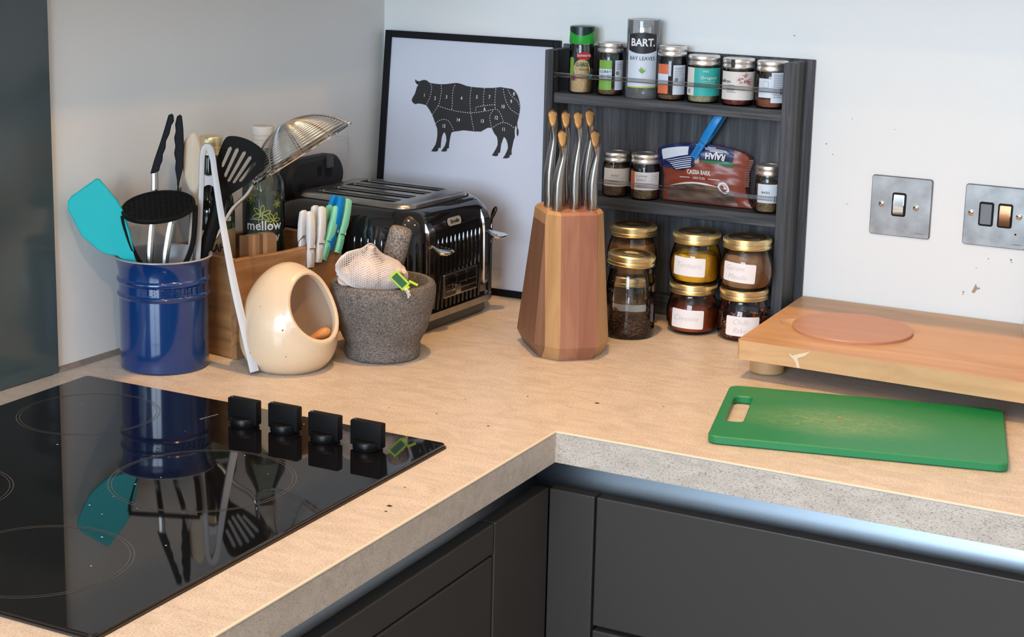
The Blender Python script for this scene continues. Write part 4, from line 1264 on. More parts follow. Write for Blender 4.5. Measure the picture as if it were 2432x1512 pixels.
for k in range(620):
    a, d = random.uniform(0, 2 * PI), math.sqrt(random.random())
    z = random.uniform(0.003, 0.030)
    rr = 0.0335 * (0.82 + 0.18 * min(1, z / 0.018)) * (d if k % 3 else 1.0)
    M = Matrix.Translation((rr * math.cos(a), rr * math.sin(a), z)) @ Matrix.Rotation(random.uniform(0, 3), 4, 'X') @ Matrix.Rotation(random.uniform(0, 3), 4, 'Z')
    s = random.uniform(0.0014, 0.0028)
    vs = [bm.verts.new(M @ Vector(p)) for p in ((-s, -s * 0.6, 0), (s, -s * 0.5, s * 0.3), (s * 0.8, s * 0.6, 0), (-s * 0.7, s * 0.5, s * 0.4))]
    f = bm.faces.new(vs)
    f.material_index = 1 if k % 7 == 0 else 0
obj('flakes', bm, [MT['chilli'], MT['seedyellow']], t, smooth=False)['kind'] = 'stuff'
sticker(t, 0.0377, -0.02, 0.0235, 0.0480, 0.0280, -0.02, (('Chilli', 0.0110, -0.004, 0.006), ('flakes', 0.0110, -0.002, -0.006)))
t = preserve_jar('brown_powder_jar', 'gold lidded jar of light brown powder behind the tall clove jar', 0.5140, -0.1500, 0.0722, 0.80, MT['brownpow'])
t = preserve_jar('labelled_spice_jar', 'dark filled jar with white strip label seen through tall clove jar', 0.5140, -0.1510, 0.0, 0.62, MT['garam'])
sticker(t, 0.0377, -0.05, 0.0285, 0.0560, 0.0100, 0.0, ())

# tall jar of cloves
t = thing('clove_jar', 'tall gold lidded jar a third full of cloves beside knife block', 'jar', (0.5425, -0.2205, 0), 0.4)
r, hb = 0.0362, 0.1035
obj('glass_body', LATHE([(0, 0.0016), (r * 0.80, 0.0), (r * 0.93, 0.001), (r * 0.985, 0.006), (r, 0.013), (r, 0.066), (r * 0.97, 0.076), (r * 0.91, 0.086), (r * 0.875, 0.095), (r * 0.875, 0.0985), (r * 0.92, 0.100), (r * 0.875, 0.102), (r * 0.85, 0.112)], seg=56, cap0=False, cap1=False), MT['glassk'], t)
goldlid(t, 0.0335, 0.0150, 0.1025, rad(3.5))
bm = bmesh.new()
for k in range(330):
    a, d = random.uniform(0, 2 * PI), math.sqrt(random.random())
    zz = 0.0035 + random.random() ** 1.5 * (0.020 + 0.008 * math.cos(a - 2.8) * d)
    M = Matrix.Translation((0.030 * d * math.cos(a), 0.030 * d * math.sin(a), zz + 0.002)) @ Matrix.Rotation(random.uniform(0, PI), 4, 'Z') @ Matrix.Rotation(random.uniform(1.0, 2.0), 4, 'X')
    l = 0.0052
    rings = [[tuple(M @ Vector((q * math.cos(b), q * math.sin(b), z))) for b in (0, 2.1, 4.2)] for q, z in ((0.0006, -l), (0.0008, l * 0.6), (0.0019, l * 0.85), (0.0008, l))]
    loft(bm, rings)
obj('cloves', bm, MT['clove'], t)['kind'] = 'stuff'
bm = bmesh.new()
for pts in ([(-0.0125, 0), (0.0, 0.0085), (0.0125, 0), (0.0, -0.0085)],):
    wv = 0.0009
    for a, b in zip(pts, pts[1:] + pts[:1]):
        A, B = Vector((*a, 0)), Vector((*b, 0))
        n = (B - A).normalized().cross(Vector((0, 0, 1))) * wv / 2
        f = bm.faces.new([bm.verts.new(p) for p in (A - n, B - n, B + n, A + n)])
r_ = bmesh.ops.extrude_face_region(bm, geom=bm.faces[:])
bmesh.ops.translate(bm, vec=(0, 0, 0.0007), verts=[v for v in r_['geom'] if isinstance(v, bmesh.types.BMVert)])
obj('embossed_diamond', wrap(bm, r, 0.05, 0.056), MT['glassk'], t, smooth=False)
obj('embossed_lettering', wrap(textbm('KILNER', 0.0060, extrude=0.0004, sx=0.75), r, 0.05, 0.056, out=0.0004), MT['glassk'], t, smooth=False)

# ------------------------------------------------------------------ knife block
kb = thing('knife_block', 'tapered acacia knife block with chamfered base and six steel knives', 'knife block', (0.544, -0.392, 0), rad(42))
def ring8(hf, hw, b0, b1, b2, b3, hb_, z):
    return [(-hf, b0, z), (hf, b0, z), (hw, b1, z), (hw, b2, z), (hb_, b3, z), (-hb_, b3, z), (-hw, b2, z), (-hw, b1, z)]
RINGS = [ring8(0.0225, 0.0440, 0.0085, 0.034, 0.114, 0.138, 0.024, 0.0003), ring8(0.0260, 0.0515, 0.0005, 0.031, 0.119, 0.147, 0.0265, 0.0175), ring8(0.0262, 0.0520, 0.0, 0.0305, 0.1195, 0.148, 0.027, 0.0190),
         ring8(0.0250, 0.0395, 0.0130, 0.0325, 0.0880, 0.105, 0.025, 0.1945), ring8(0.0232, 0.0370, 0.0160, 0.0335, 0.0865, 0.102, 0.023, 0.1985)]
WK = [wood('stave_%d' % k, a, b, 'z', 60, 0.5, 11, 0.2, c2=c) for k, (a, b, c) in enumerate((
    ((0.14, 0.062, 0.034), (0.24, 0.115, 0.062), (0.17, 0.08, 0.042)),
    ((0.36, 0.185, 0.070), (0.52, 0.315, 0.145), (0.30, 0.145, 0.055)),
    ((0.255, 0.105, 0.062), (0.36, 0.165, 0.095), (0.42, 0.24, 0.13)),
    ((0.225, 0.085, 0.050), (0.30, 0.125, 0.075), (0.20, 0.075, 0.045)),
    ((0.40, 0.215, 0.090), (0.50, 0.30, 0.14), (0.33, 0.16, 0.07))))]
BND = [-0.06, -0.0405, -0.0245, 0.0005, 0.0265, 0.06]
for k in range(5):
    bm = LOFT(RINGS)
    for x, sgn in ((BND[k], -1), (BND[k + 1], 1)):
        g_ = bmesh.ops.bisect_plane(bm, geom=bm.verts[:] + bm.edges[:] + bm.faces[:], plane_co=(x, 0, 0), plane_no=(sgn, 0, 0), clear_outer=True)
        es = [e for e in g_['geom_cut'] if isinstance(e, bmesh.types.BMEdge)]
        if es:
            bmesh.ops.holes_fill(bm, edges=es)
    obj('stave', bm, WK[k], kb, smooth=False)

def knife(label, a0, a1, b, zt, lean):
    """steel handle standing in the block, oval end cap cut on a slant"""
    zb = 0.1975
    M = Matrix.Translation((0.544, -0.392, 0)) @ Matrix.Rotation(rad(42), 4, 'Z')
    base = M @ Vector((a0, b, zb))
    t = thing('kitchen_knife', label, 'knife', base, rad(30), 'knives standing in the wooden block')
    h = zt - zb - 0.010
    S = [(0.00, 0.0066, 0.0095, 0.0), (0.10, 0.0072, 0.0110, 0.0006), (0.20, 0.0078, 0.0115, -0.0006), (0.40, 0.0072, 0.0112, -0.0014), (0.60, 0.0060, 0.0105, 0.0002), (0.74, 0.0047, 0.0095, 0.0020), (0.84, 0.0046, 0.0092, 0.0024), (0.92, 0.0060, 0.0100, 0.0010), (1.0, 0.0066, 0.0108, -0.0004)]
    dx = (a1 - a0)
    rings = []
    for f, wa, wb, o_ in S:
        sh = 1.05 * max(0.0, (f - 0.55) / 0.45) ** 1.2
        rings.append([(dx * f + o_ * 0.9 + wa * math.cos(q), wb * math.sin(q), h * f + sh * wb * math.sin(q)) for q in [2 * PI * i / 20 for i in range(20)]])
    bm = LOFT(rings, cap1=False)
    obj('handle', bm, MT['satin'], t)
    f, wa, wb, o_ = S[-1]
    bm = bmesh.new()
    R1 = [[(dx + o_ * 0.9 + wa * q_ * math.cos(q), wb * q_ * math.sin(q), h + 1.05 * wb * q_ * math.sin(q) + e) for q in [2 * PI * i / 20 for i in range(20)]] for q_, e in ((1.0, 0), (0.93, 0.0006), (0.6, 0.0008))]
    loft(bm, R1, cap0=False)
    obj('end_cap', bm, MT['knifecap'], t)
    obj('bolster', LOFT([[(0.0068 * math.cos(q), 0.010 * math.sin(q), z) for q in [2 * PI * i / 16 for i in range(16)]] for z in (-0.004, 0.001)]), MT['steel'], t)
    obj('blade', BOX(-0.0009, 0.0009, -0.010, 0.010, -0.12, -0.003), MT['steel'], t, smooth=False)
    return t
knife('tall steel knife at left end of the rear row', -0.0267, -0.0240, 0.066, 0.327, 0)
knife('tall steel knife second from left in the rear row', -0.0040, -0.0030, 0.075, 0.324, 0)
knife('tall steel knife with big curved handle in middle of the block', 0.0022, 0.0050, 0.045, 0.327, 0)
knife('tall steel knife at right end of the rear row', 0.0250, 0.0292, 0.072, 0.326, 0)
knife('short steel knife at left front of the block', -0.0243, -0.0187, 0.036, 0.304, 0)
knife('short steel knife at right front of the block', 0.0240, 0.0264, 0.036, 0.303, 0)
# ------------------------------------------------------------------ toaster
TR = rad(-3)
to = thing('toaster', 'black four-slot toaster with chrome top and ribbed end by the print', 'toaster', (0.1770, -0.2860, 0), TR)
def sect(hx, hy, r, z):
    return [(x, y, z) for x, y in rrect(hx, hy, r, 6)]
bm = LOFT([sect(0.124, 0.106, 0.030, 0.024), sect(0.129, 0.1105, 0.034, 0.034), sect(0.1305, 0.112, 0.036, 0.07), sect(0.1305, 0.112, 0.036, 0.12), sect(0.1285, 0.110, 0.036, 0.142), sect(0.1235, 0.106, 0.036, 0.157), sect(0.115, 0.099, 0.034, 0.167), sect(0.107, 0.093, 0.030, 0.1715), sect(0.100, 0.087, 0.026, 0.1725)], cap1=False)
obj('body', bm, MT['gloss'], to)
bm = LOFT([sect(0.122, 0.104, 0.030, 0.0), sect(0.124, 0.106, 0.032, 0.004), sect(0.124, 0.106, 0.032, 0.018)])
obj('base', bm, MT['rubber'], to)
bm = LOFT([sect(0.128, 0.1095, 0.034, 0.0165), sect(0.1325, 0.114, 0.036, 0.018), sect(0.1325, 0.114, 0.036, 0.0275), sect(0.129, 0.110, 0.034, 0.0285)])
obj('base_trim', bm, MT['satin'], to)
# chrome top plate with four open slots
TX, TY, TZ0, TZ1 = 0.0995, 0.0865, 0.1722, 0.1790
SL = [(-0.0765, 0.0640, yc - 0.0122, yc + 0.0122) for yc in (-0.0585, -0.0215, 0.0190, 0.0560)]
bm = bmesh.new()
outer = rrect(TX - 0.005, TY - 0.005, 0.020, 5)
ov = [bm.verts.new((x, y, TZ1)) for x, y in outer]
es = [bm.edges.new((ov[i], ov[(i + 1) % len(ov)])) for i in range(len(ov))]
hl = []
for x0, x1, y0, y1 in SL:
    P = rrect((x1 - x0) / 2, (y1 - y0) / 2, 0.004, 3, ((x0 + x1) / 2, (y0 + y1) / 2))
    hv = [bm.verts.new((x, y, TZ1)) for x, y in P]
    es += [bm.edges.new((hv[i], hv[(i + 1) % len(hv)])) for i in range(len(hv))]
    hl.append((hv, P))
bmesh.ops.triangle_fill(bm, edges=es, use_beauty=True)
for hv, P in hl:
    lo = [bm.verts.new((x, y, TZ1 - 0.006)) for x, y in P]
    for i in range(len(P)):
        j = (i + 1) % len(P)
        bm.faces.new((hv[i], hv[j], lo[j], lo[i]))
prev = ov
for q, z in ((0.0015, TZ1 - 0.0006), (0.004, TZ1 - 0.003), (0.005, TZ0)):
    cur = [bm.verts.new((x, y, z)) for x, y in rrect(TX - 0.005 + q, TY - 0.005 + q, 0.020 + q, 5)]
    for i in range(len(cur)):
        j = (i + 1) % len(cur)
        bm.faces.new((prev[i], prev[j], cur[j], cur[i]))
    prev = cur
obj('top_plate', bm, MT['toptrim'], to)
for x0, x1, y0, y1 in SL:
    s = obj('slot', LOFT([[(x, y, z) for x, y in ((x0, y0), (x1, y0), (x1, y1), (x0, y1))] for z in (0.1732, 0.110)], cap0=False), MT['dark'], to, smooth=False)
    bm = bmesh.new()
    for k in range(6):
        for y in (y0 + 0.003, y1 - 0.003):
            xx = x0 + 0.008 + (x1 - x0 - 0.016) * k / 5
            tube(bm, [(xx, y, 0.1731), (xx, y, 0.1765)], 0.0007, seg=4)
    for y in (y0 + 0.003, y1 - 0.003):
        tube(bm, [(x0 + 0.002, y, 0.1765), (x1 - 0.002, y, 0.1765)], 0.0008, seg=5)
    obj('bread_guide', bm, MT['steel'], s)
bm = LOFT([sect(0.1018, 0.0888, 0.027, 0.1718), sect(0.1018, 0.0888, 0.027, 0.1732), sect(0.0985, 0.0855, 0.025, 0.1732)], cap0=False, cap1=False)
obj('top_gasket', bm, MT['dark'], to)
# ribs on the lever end and round its corners
rib_me = None
def ribat(x, y, a, z0, z1):
    global rib_me
    if rib_me is None:
        o = obj('rib', LOFT([[(0.0020 * math.cos(q) * s, 0.0021 * math.sin(q) * s, z) for q in [2 * PI * i / 8 for i in range(8)]] for s, z in ((0.3, 0.0), (1, 0.003), (1, 0.097), (0.3, 0.102))]), MT['gloss'], to)
        rib_me = o.data
    else:
        o = bpy.data.objects.new('rib', rib_me)
        COL.objects.link(o)
        o.parent = to
    o.location = (x, y, z0)
    o.rotation_euler = (0, 0, a)
for k in range(17):
    y = -0.088 + 0.011 * k
    if abs(y + 0.0725) < 0.008 or abs(y - 0.0725) < 0.008 or -0.045 < y < 0.055 and False:
        continue
    ribat(0.1303, y, 0, 0.030, 0.135)
for sgn in (1, -1):
    for k in range(4):
        a = rad(15 + 22 * k)
        ribat(0.0945 + 0.0358 * math.cos(a), sgn * (0.076 + 0.0358 * math.sin(a)), sgn * a, 0.030, 0.135)
    for k in range(16):
        ribat(0.085 - 0.0115 * k, sgn * 0.1118, PI / 2, 0.030, 0.135)
# two lever channels with spoon-shaped levers
for y in (-0.0725, 0.0725):
    bm = LOFT([[(xb, y - w_, z0), (xb, y + w_, z0), (xb + e_, y + w_ * 0.8, z0), (xb + e_, y - w_ * 0.8, z0)] for w_, z0, xb, e_ in ((0.0045, 0.046, 0.1295, 0.0025), (0.0062, 0.052, 0.1295, 0.0035), (0.0085, 0.132, 0.1290, 0.0035), (0.0100, 0.142, 0.1270, 0.0045), (0.0100, 0.1455, 0.1260, 0.0045), (0.0070, 0.1560, 0.1215, 0.0025))])
    g = obj('lever_channel', bm, MT['chrome'], to)
    obj('channel_slot', BOX(0.1318, 0.1331, y + 0.0025, y + 0.0050, 0.060, 0.130), MT['dark'], g, smooth=False)
    bm = bmesh.new()
    rings = []
    for f, wy, wz in ((0, 0.006, 0.003), (0.2, 0.0075, 0.0045), (0.45, 0.013, 0.006), (0.7, 0.0165, 0.0065), (0.9, 0.013, 0.0045), (1.0, 0.004, 0.0015)):
        x = 0.133 + 0.030 * f
        rings.append([(x, y + 0.010 * 0 + wy * math.cos(q), 0.1255 - 0.006 * math.sin(PI * f * 0.5) + wz * math.sin(q) * (1.0 if math.sin(q) < 0 else 0.35)) for q in [2 * PI * i / 18 for i in range(18)]])
    obj('lever', LOFT(rings), MT['chrome'], g)
# control panel
pn = obj('control_frame', BOX(0.1310, 0.1345, -0.0445, 0.0445, 0.0440, 0.0785, 0.0015), MT['satin'], to, smooth=False)
obj('panel_inset', BOX(0.1335, 0.1350, -0.0415, 0.0415, 0.0465, 0.0755, 0.0004), MT['gloss'], pn, smooth=False)
for k, y in enumerate((-0.029, -0.001, 0.027)):
    obj('button', BOX(0.1345, 0.1368, y - 0.0115, y + 0.0115, 0.0620, 0.0740, 0.0012), MT['gloss'], pn, smooth=False)
    if k < 2:
        obj('divider', BOX(0.1345, 0.1360, y + 0.0135, y + 0.0145, 0.0600, 0.0755), MT['satin'], pn, smooth=False)
obj('slide_bar', BOX(0.1345, 0.1356, -0.0405, 0.0405, 0.0525, 0.0550), MT['satin'], pn, smooth=False)
obj('slider', BOX(0.1350, 0.1385, -0.020, -0.005, 0.0475, 0.0615, 0.0012), MT['chrome'], pn, smooth=False)
# badge
bm = PRISM(rrect(0.0170, 0.0058, 0.005, 5), 0, 0.0012)
bmesh.ops.transform(bm, matrix=Matrix.Translation((0.1270, -0.010, 0.1505)) @ Matrix.Rotation(rad(-14), 4, 'Y') @ Matrix.Rotation(PI / 2, 4, 'Z') @ Matrix.Rotation(PI / 2, 4, 'X'), verts=bm.verts)
bd = obj('badge', bm, mat('badge_grey', (0.30, 0.30, 0.30), 0.35), to)
bm = textbm('Breville', 0.0078, extrude=0.0002, sx=0.95)
bmesh.ops.transform(bm, matrix=Matrix.Translation((0.1286, -0.010, 0.1507)) @ Matrix.Rotation(rad(-14), 4, 'Y') @ Matrix.Rotation(PI / 2, 4, 'Z') @ Matrix.Rotation(PI / 2, 4, 'X'), verts=bm.verts)
obj('lettering', bm, MT['text'], bd, smooth=False)
# flex looping behind
obj('power_flex', TUBE(smoothpath([(0.085, 0.112, 0.03), (0.100, 0.128, 0.10), (0.108, 0.128, 0.138), (0.113, 0.127, 0.1475), (0.116, 0.124, 0.1465), (0.116, 0.119, 0.140), (0.113, 0.112, 0.130)], 8), 0.0022, seg=8), MT['black'], to)

# ------------------------------------------------------------------ wall socket and adaptor
sk = thing('wall_socket', 'white plastic wall socket behind the black plug adaptor', 'socket', (xw(-0.245), -0.245, 0.192), rot=(0, 0, PI / 2 - LROT))
obj('faceplate', upright(PRISM(rrect(0.073, 0.043, 0.005, 4), 0, 0.008, 0.0015)), MT['white'], sk)
ad = thing('plug_adaptor', 'black rounded plug adaptor with empty socket holes on left wall', 'adaptor', (xw(-0.285) + 0.009, -0.285, 0.1865), rot=(0, 0, PI / 2 - LROT))
def stadium(hx, hz, n=10):
    return [(hx - hz + hz * math.cos(a), hz * math.sin(a)) for a in [-PI / 2 + PI * i / n for i in range(n + 1)]] + [(-(hx - hz) + hz * math.cos(a), hz * math.sin(a)) for a in [PI / 2 + PI * i / n for i in range(n + 1)]]
obj('body', upright(PRISM(stadium(0.070, 0.0315), 0, 0.026, 0.006)), MT['adaptor'], ad)
for (x, z, a, b) in ((-0.005, -0.017, 0.011, 0.007), (0.004, 0.010, 0.0055, 0.008), (0.026, 0.006, 0.009, 0.007), (-0.040, -0.010, 0.009, 0.006)):
    h_ = obj('socket_hole', upright(PRISM(rrect(a, b, 0.003, 3), 0.0245, 0.0263)), MT['dark'], ad, loc=(x, 0, z))
obj('switch', BOX(0.018, 0.034, -0.031, -0.0255, 0.012, 0.032, 0.002), mat('grey_rocker', (0.05, 0.055, 0.06), 0.3), ad, smooth=False)

# ------------------------------------------------------------------ mortar, pestle, garlic
MX, MY = 0.3080, -0.5005
mo = thing('mortar', 'heavy grey granite mortar with polished rim', 'mortar', (MX, MY, 0))
prof = [(0, 0.0), (0.046, 0.0), (0.0495, 0.003), (0.0505, 0.012), (0.0500, 0.021), (0.0530, 0.027), (0.0590, 0.040), (0.0635, 0.055), (0.0665, 0.068), (0.0685, 0.076), (0.0700, 0.088), (0.0700, 0.095), (0.0685, 0.1005), (0.0650, 0.1030), (0.0600, 0.1025), (0.0575, 0.0985), (0.0545, 0.085), (0.0470, 0.062), (0.0330, 0.045), (0.0160, 0.037), (0, 0.035)]
bm = LATHE(prof, seg=64, cap0=False, cap1=False)
for v in bm.verts:
    if 0.024 < v.co.z < 0.074 and v.co.x ** 2 + v.co.y ** 2 > 0.05 ** 2:
        k = 1 + random.uniform(-0.010, 0.010)
        v.co.x *= k
        v.co.y *= k
obj('bowl', bm, MT['granite'], mo)
ps = thing('pestle', 'grey granite pestle leaning in the mortar', 'pestle', (0.292, -0.480, 0.060))
d = Vector((0.3145, -0.4665, 0.1645)) - Vector((0.292, -0.480, 0.060))
bm = LATHE([(0, 0.0), (0.013, 0.002), (0.0170, 0.010), (0.0165, 0.03), (0.0152, 0.06), (0.0155, 0.100), (0.0150, 0.108), (0.0125, 0.1115), (0, 0.1125)], seg=28, cap0=False, cap1=False)
bmesh.ops.transform(bm, matrix=d.to_track_quat('Z', 'Y').to_matrix().to_4x4(), verts=bm.verts)
obj('shaft', bm, MT['granite2'], ps)

gb = [((0.3020, -0.5330, 0.1200), 0.0245, (0.25, 0.25, 0.3), 'middle garlic bulb with upright neck in the white net bag'), ((0.3300, -0.5150, 0.1150), 0.0205, (1.2, 0.3, 1.0), 'right garlic bulb beside lime tag in net bag'), ((0.2800, -0.5450, 0.1120), 0.0140, (1.9, 0.2, 2.0), 'small garlic bulb at left bottom of net bag')]
for k, (p, r, rt, lb) in enumerate(gb):
    t = thing('garlic_bulb', lb, 'garlic', p, rot=rt, group='garlic bulbs in the net bag')
    nl = 9
    rings = []
    for f, z in ((0.12, -0.80), (0.55, -0.74), (0.86, -0.50), (1.0, -0.12), (0.97, 0.18), (0.80, 0.50), (0.52, 0.76), (0.28, 0.98), (0.19, 1.25), (0.17, 1.5)):
        rings.append([(r * f * (1 + (0.055 * math.cos(nl * q) if 0.3 < f else 0)) * math.cos(q), r * f * (1 + (0.055 * math.cos(nl * q) if 0.3 < f else 0)) * math.sin(q), r * z) for q in [2 * PI * i / 54 for i in range(54)]])
    obj('bulb', LOFT(rings), MT['garlic'], t)
    bm = bmesh.new()
    for i in range(26):
        a = random.uniform(0, 2 * PI)
        q = r * 0.12 * math.sqrt(random.random())
        tube(bm, [(q * math.cos(a), q * math.sin(a), -r * 0.78), (q * 2.2 * math.cos(a), q * 2.2 * math.sin(a), -r * 0.98)], 0.0004, seg=4)
    obj('root_tuft', bm, MT['net'], t)['kind'] = 'stuff'

nb = thing('garlic_net_bag', 'white net bag of garlic tied with lime green tag', 'net bag', (0.307, -0.5295, 0.105))
# the net: a crossed lattice of strands wrapped over a lumpy hull
def hull(u, v):
    """u round the bag (0..2pi), v along it (0 = closed end at left, 1 = gathered end at right)"""
    ax = -0.046 + 0.094 * v
    rr = lerpt([(0, 0.004), (0.06, 0.014), (0.16, 0.0225), (0.30, 0.0275), (0.45, 0.0280), (0.60, 0.0255), (0.75, 0.0235), (0.88, 0.0185), (0.95, 0.011), (1.0, 0.005)], v)
    up = rr * math.sin(u)
    if math.sin(u) > 0:
        up *= 1.0 + 0.42 * math.exp(-((v - 0.50) / 0.11) ** 2) * math.sin(u) ** 6
    else:
        up *= 0.88
    sd = rr * 1.08 * math.cos(u)
    c, s = math.cos(rad(34)), math.sin(rad(34))
    return Vector((ax * c - sd * s, ax * s + sd * c, 0.0135 + up + 0.012 * (0.5 - v)))
bm = bmesh.new()
ns, nv = 54, 26
for dirn in (1, -1):
    for k in range(ns):
        pts = []
        for j in range(nv + 1):
            v = j / nv
            pts.append(tuple(hull(2 * PI * k / ns + dirn * v * 1.9, v)))
        tube(bm, pts, 0.00036, seg=3)
net = obj('net', bm, MT['net'], nb)
net['kind'] = 'stuff'
# tag
Lx = Vector((0.62, 0.33, -0.71)).normalized()
Nz = Lx.cross(Vector((0.71, 0.37, 0.6))).normalized()
Sz = Nz.cross(Lx)
Nz = -Nz
M = Matrix(((Lx.x, -Nz.x, Sz.x, 0.0535), (Lx.y, -Nz.y, Sz.y, -0.0165), (Lx.z, -Nz.z, Sz.z, 0.0125), (0, 0, 0, 1)))
bm = bmesh.new()
box(bm, -0.0125, 0.0125, -0.0009, 0.0009, -0.0068, 0.0068, 0.0004, 1, M=M)
tg = obj('tag', bm, MT['lime'], nb, smooth=False, label='lime green plastic tag')
bm = bmesh.new()
for s_ in (-1, 1):
    box(bm, -0.0098, 0.0095, s_ * 0.0011 - 0.0003, s_ * 0.0011 + 0.0003, -0.0045, 0.0045, M=M)
obj('tag_print', bm, MT['dkgreen'], tg, smooth=False)
bm = bmesh.new()
box(bm, 0.011, 0.016, -0.0015, 0.0015, -0.005, 0.0035, 0.0005, 1, M=M)
box(bm, 0.011, 0.024, -0.0012, 0.0006, 0.0030, 0.0060, 0.0005, 1, M=M @ Matrix.Rotation(rad(-20), 4, 'Y'))
obj('tag_clip', bm, MT['lime'], tg, smooth=False)
bm = bmesh.new()
for k in range(14):
    a = random.uniform(-0.6, 0.6)
    tube(bm, [tuple(M @ Vector((0.011, random.uniform(-.003, .003), random.uniform(-.003, .002)))), tuple(M @ Vector((0.019, random.uniform(-.005, .005), -0.003 + random.uniform(-.004, .004)))), tuple(M @ Vector((0.024, random.uniform(-.006, .006), -0.006 + random.uniform(-.003, .003))))], 0.0005, seg=4)
obj('net_end', bm, MT['net'], nb)['kind'] = 'stuff'

# ------------------------------------------------------------------ salt pig and spoon
PX, PY = 0.2330, -0.6100
pig = thing('salt_pig', 'cream glazed salt pig with large round side opening', 'salt pig', (PX, PY, 0))
AX = Vector((0.873, -0.125, 0.47)).normalized()
CZ = 0.058
def egg(d):
    """radius of the outer wall in direction d from (0, 0, CZ)"""
    lo, hi = 0.0, 0.2
    for _ in range(30):
        m = (lo + hi) / 2
        p = d * m
        z = p.z + CZ
        if z < 0 or z > 0.1375:
            inside = False
        else:
            q = (z - 0.044) / (0.0935 if z > 0.044 else 0.058)
            R = 0.0635 * (max(0.0, 1 - abs(q) ** (1.9 if q > 0 else 2.4)) ** (0.54 if q > 0 else 0.5))
            R = max(R, 0.0)
            inside = math.hypot(p.x, p.y) < R
        if inside:
            lo = m
        else:
            hi = m
    return lo
e1_ = AX.orthogonal().normalized()
e2_ = AX.cross(e1_)
def dirv(th, ph):
    return (AX * math.cos(th) + (e1_ * math.cos(ph) + e2_ * math.sin(ph)) * math.sin(th)).normalized()
TH0 = rad(41)
NP, NT = 64, 36
rings = []
for k in range(NT + 1):
    th = PI - (PI - TH0) * k / NT
    th = min(th, PI - 0.01)
    bulge = 1 + 0.045 * math.exp(-((th - TH0) / 0.10) ** 2)
    rings.append([tuple(dirv(th, 2 * PI * i / NP) * egg(dirv(th, 2 * PI * i / NP)) * bulge + Vector((0, 0, CZ))) for i in range(NP)])
last = [Vector(p) for p in rings[-1]]
for q in (0.25, 0.6, 1.0):
    ring_ = []
    for i in range(NP):
        d_in = dirv(TH0 - 0.05 * math.sin(q * PI), 2 * PI * i / NP)
        r_ = egg(dirv(TH0, 2 * PI * i / NP)) * 1.045 - 0.0065 * q
        ring_.append(tuple(d_in * r_ + Vector((0, 0, CZ))))
    rings.append(ring_)
bm = LOFT(rings, cap1=False)
obj('body', bm, MT['cream'], pig)
rings = []
for k in range(NT + 1):
    th = TH0 + (PI - 0.01 - TH0) * k / NT
    rings.append([tuple(dirv(th, 2 * PI * i / NP) * max(0.01, egg(dirv(th, 2 * PI * i / NP)) * (1.045 if k == 0 else 1.0) - 0.0065) + Vector((0, 0, CZ))) for i in range(NP)])
bm = LOFT(rings, cap0=False)
o = obj('inside', bm, MT['creamin'], pig)
bm = LATHE([(0.031, 0.0), (0.034, 0.0005), (0.0345, 0.003), (0.032, 0.006)], seg=40, cap0=True, cap1=True)
obj('foot_ring', bm, MT['capwhite'], pig)
bm = bmesh.new()
for th, ph, s in ((1.3, 0.4, .0012), (1.5, 0.9, .001), (0.98, 2.5, .0014), (1.25, 3.0, .001), (1.7, 1.3, .0009), (1.1, 5.6, .0016), (0.95, 4.6, .0011), (1.9, 2.6, .0009), (1.3, 1.8, .0008), (1.15, 0.0, .0012)):
    dd = dirv(th, ph)
    c_ = dd * (egg(dd) + 0.0003) + Vector((0, 0, CZ))
    u_ = dd.orthogonal().normalized()
    v_ = dd.cross(u_)
    bm.faces.new([bm.verts.new(c_ + u_ * s * math.cos(a) + v_ * s * 0.7 * math.sin(a)) for a in [q * PI / 4 for q in range(8)]])
obj('speckle', bm, mat('brown_fleck', (0.13, 0.08, 0.06), 0.5), pig, smooth=False)['kind'] = 'stuff'
ss = thing('salt_spoon', 'small turned orange wooden spoon handle lying in the salt pig', 'spoon', (PX + 0.0375, PY + 0.0019, 0.0420), rot=(0, rad(-22), rad(51.7)))
bm = LATHE([(0, -0.0170), (0.0022, -0.0165), (0.0034, -0.010), (0.0052, 0.000), (0.0066, 0.008), (0.0072, 0.0125), (0.0068, 0.0145), (0.0070, 0.0158), (0.0068, 0.0175), (0.0056, 0.0205), (0.0040, 0.0222), (0, 0.0226)], seg=24, cap0=False, cap1=False)
bmesh.ops.transform(bm, matrix=Matrix.Rotation(PI / 2, 4, 'Y'), verts=bm.verts)
obj('handle', bm, MT['orange'], ss)
bm = LATHE([(0, 0), (0.0026, 0.0002), (0.0026, 0.0008), (0, 0.0010)], seg=14, cap0=False, cap1=False)
bmesh.ops.transform(bm, matrix=Matrix.Translation((0.0222, 0, 0)) @ Matrix.Rotation(PI / 2, 4, 'Y'), verts=bm.verts)
obj('end_knot', bm, MT['resin'], ss)
bm = LOFT([[(x, y_ * w_, z_ * h_) for y_, z_ in ellip(1, 1, 14)] for x, w_, h_ in ((-0.017, 0.0022, 0.0022), (-0.021, 0.006, 0.003), (-0.028, 0.009, 0.0035), (-0.034, 0.006, 0.003), (-0.037, 0.001, 0.001))])
obj('spoon_bowl', bm, MT['orange'], ss)
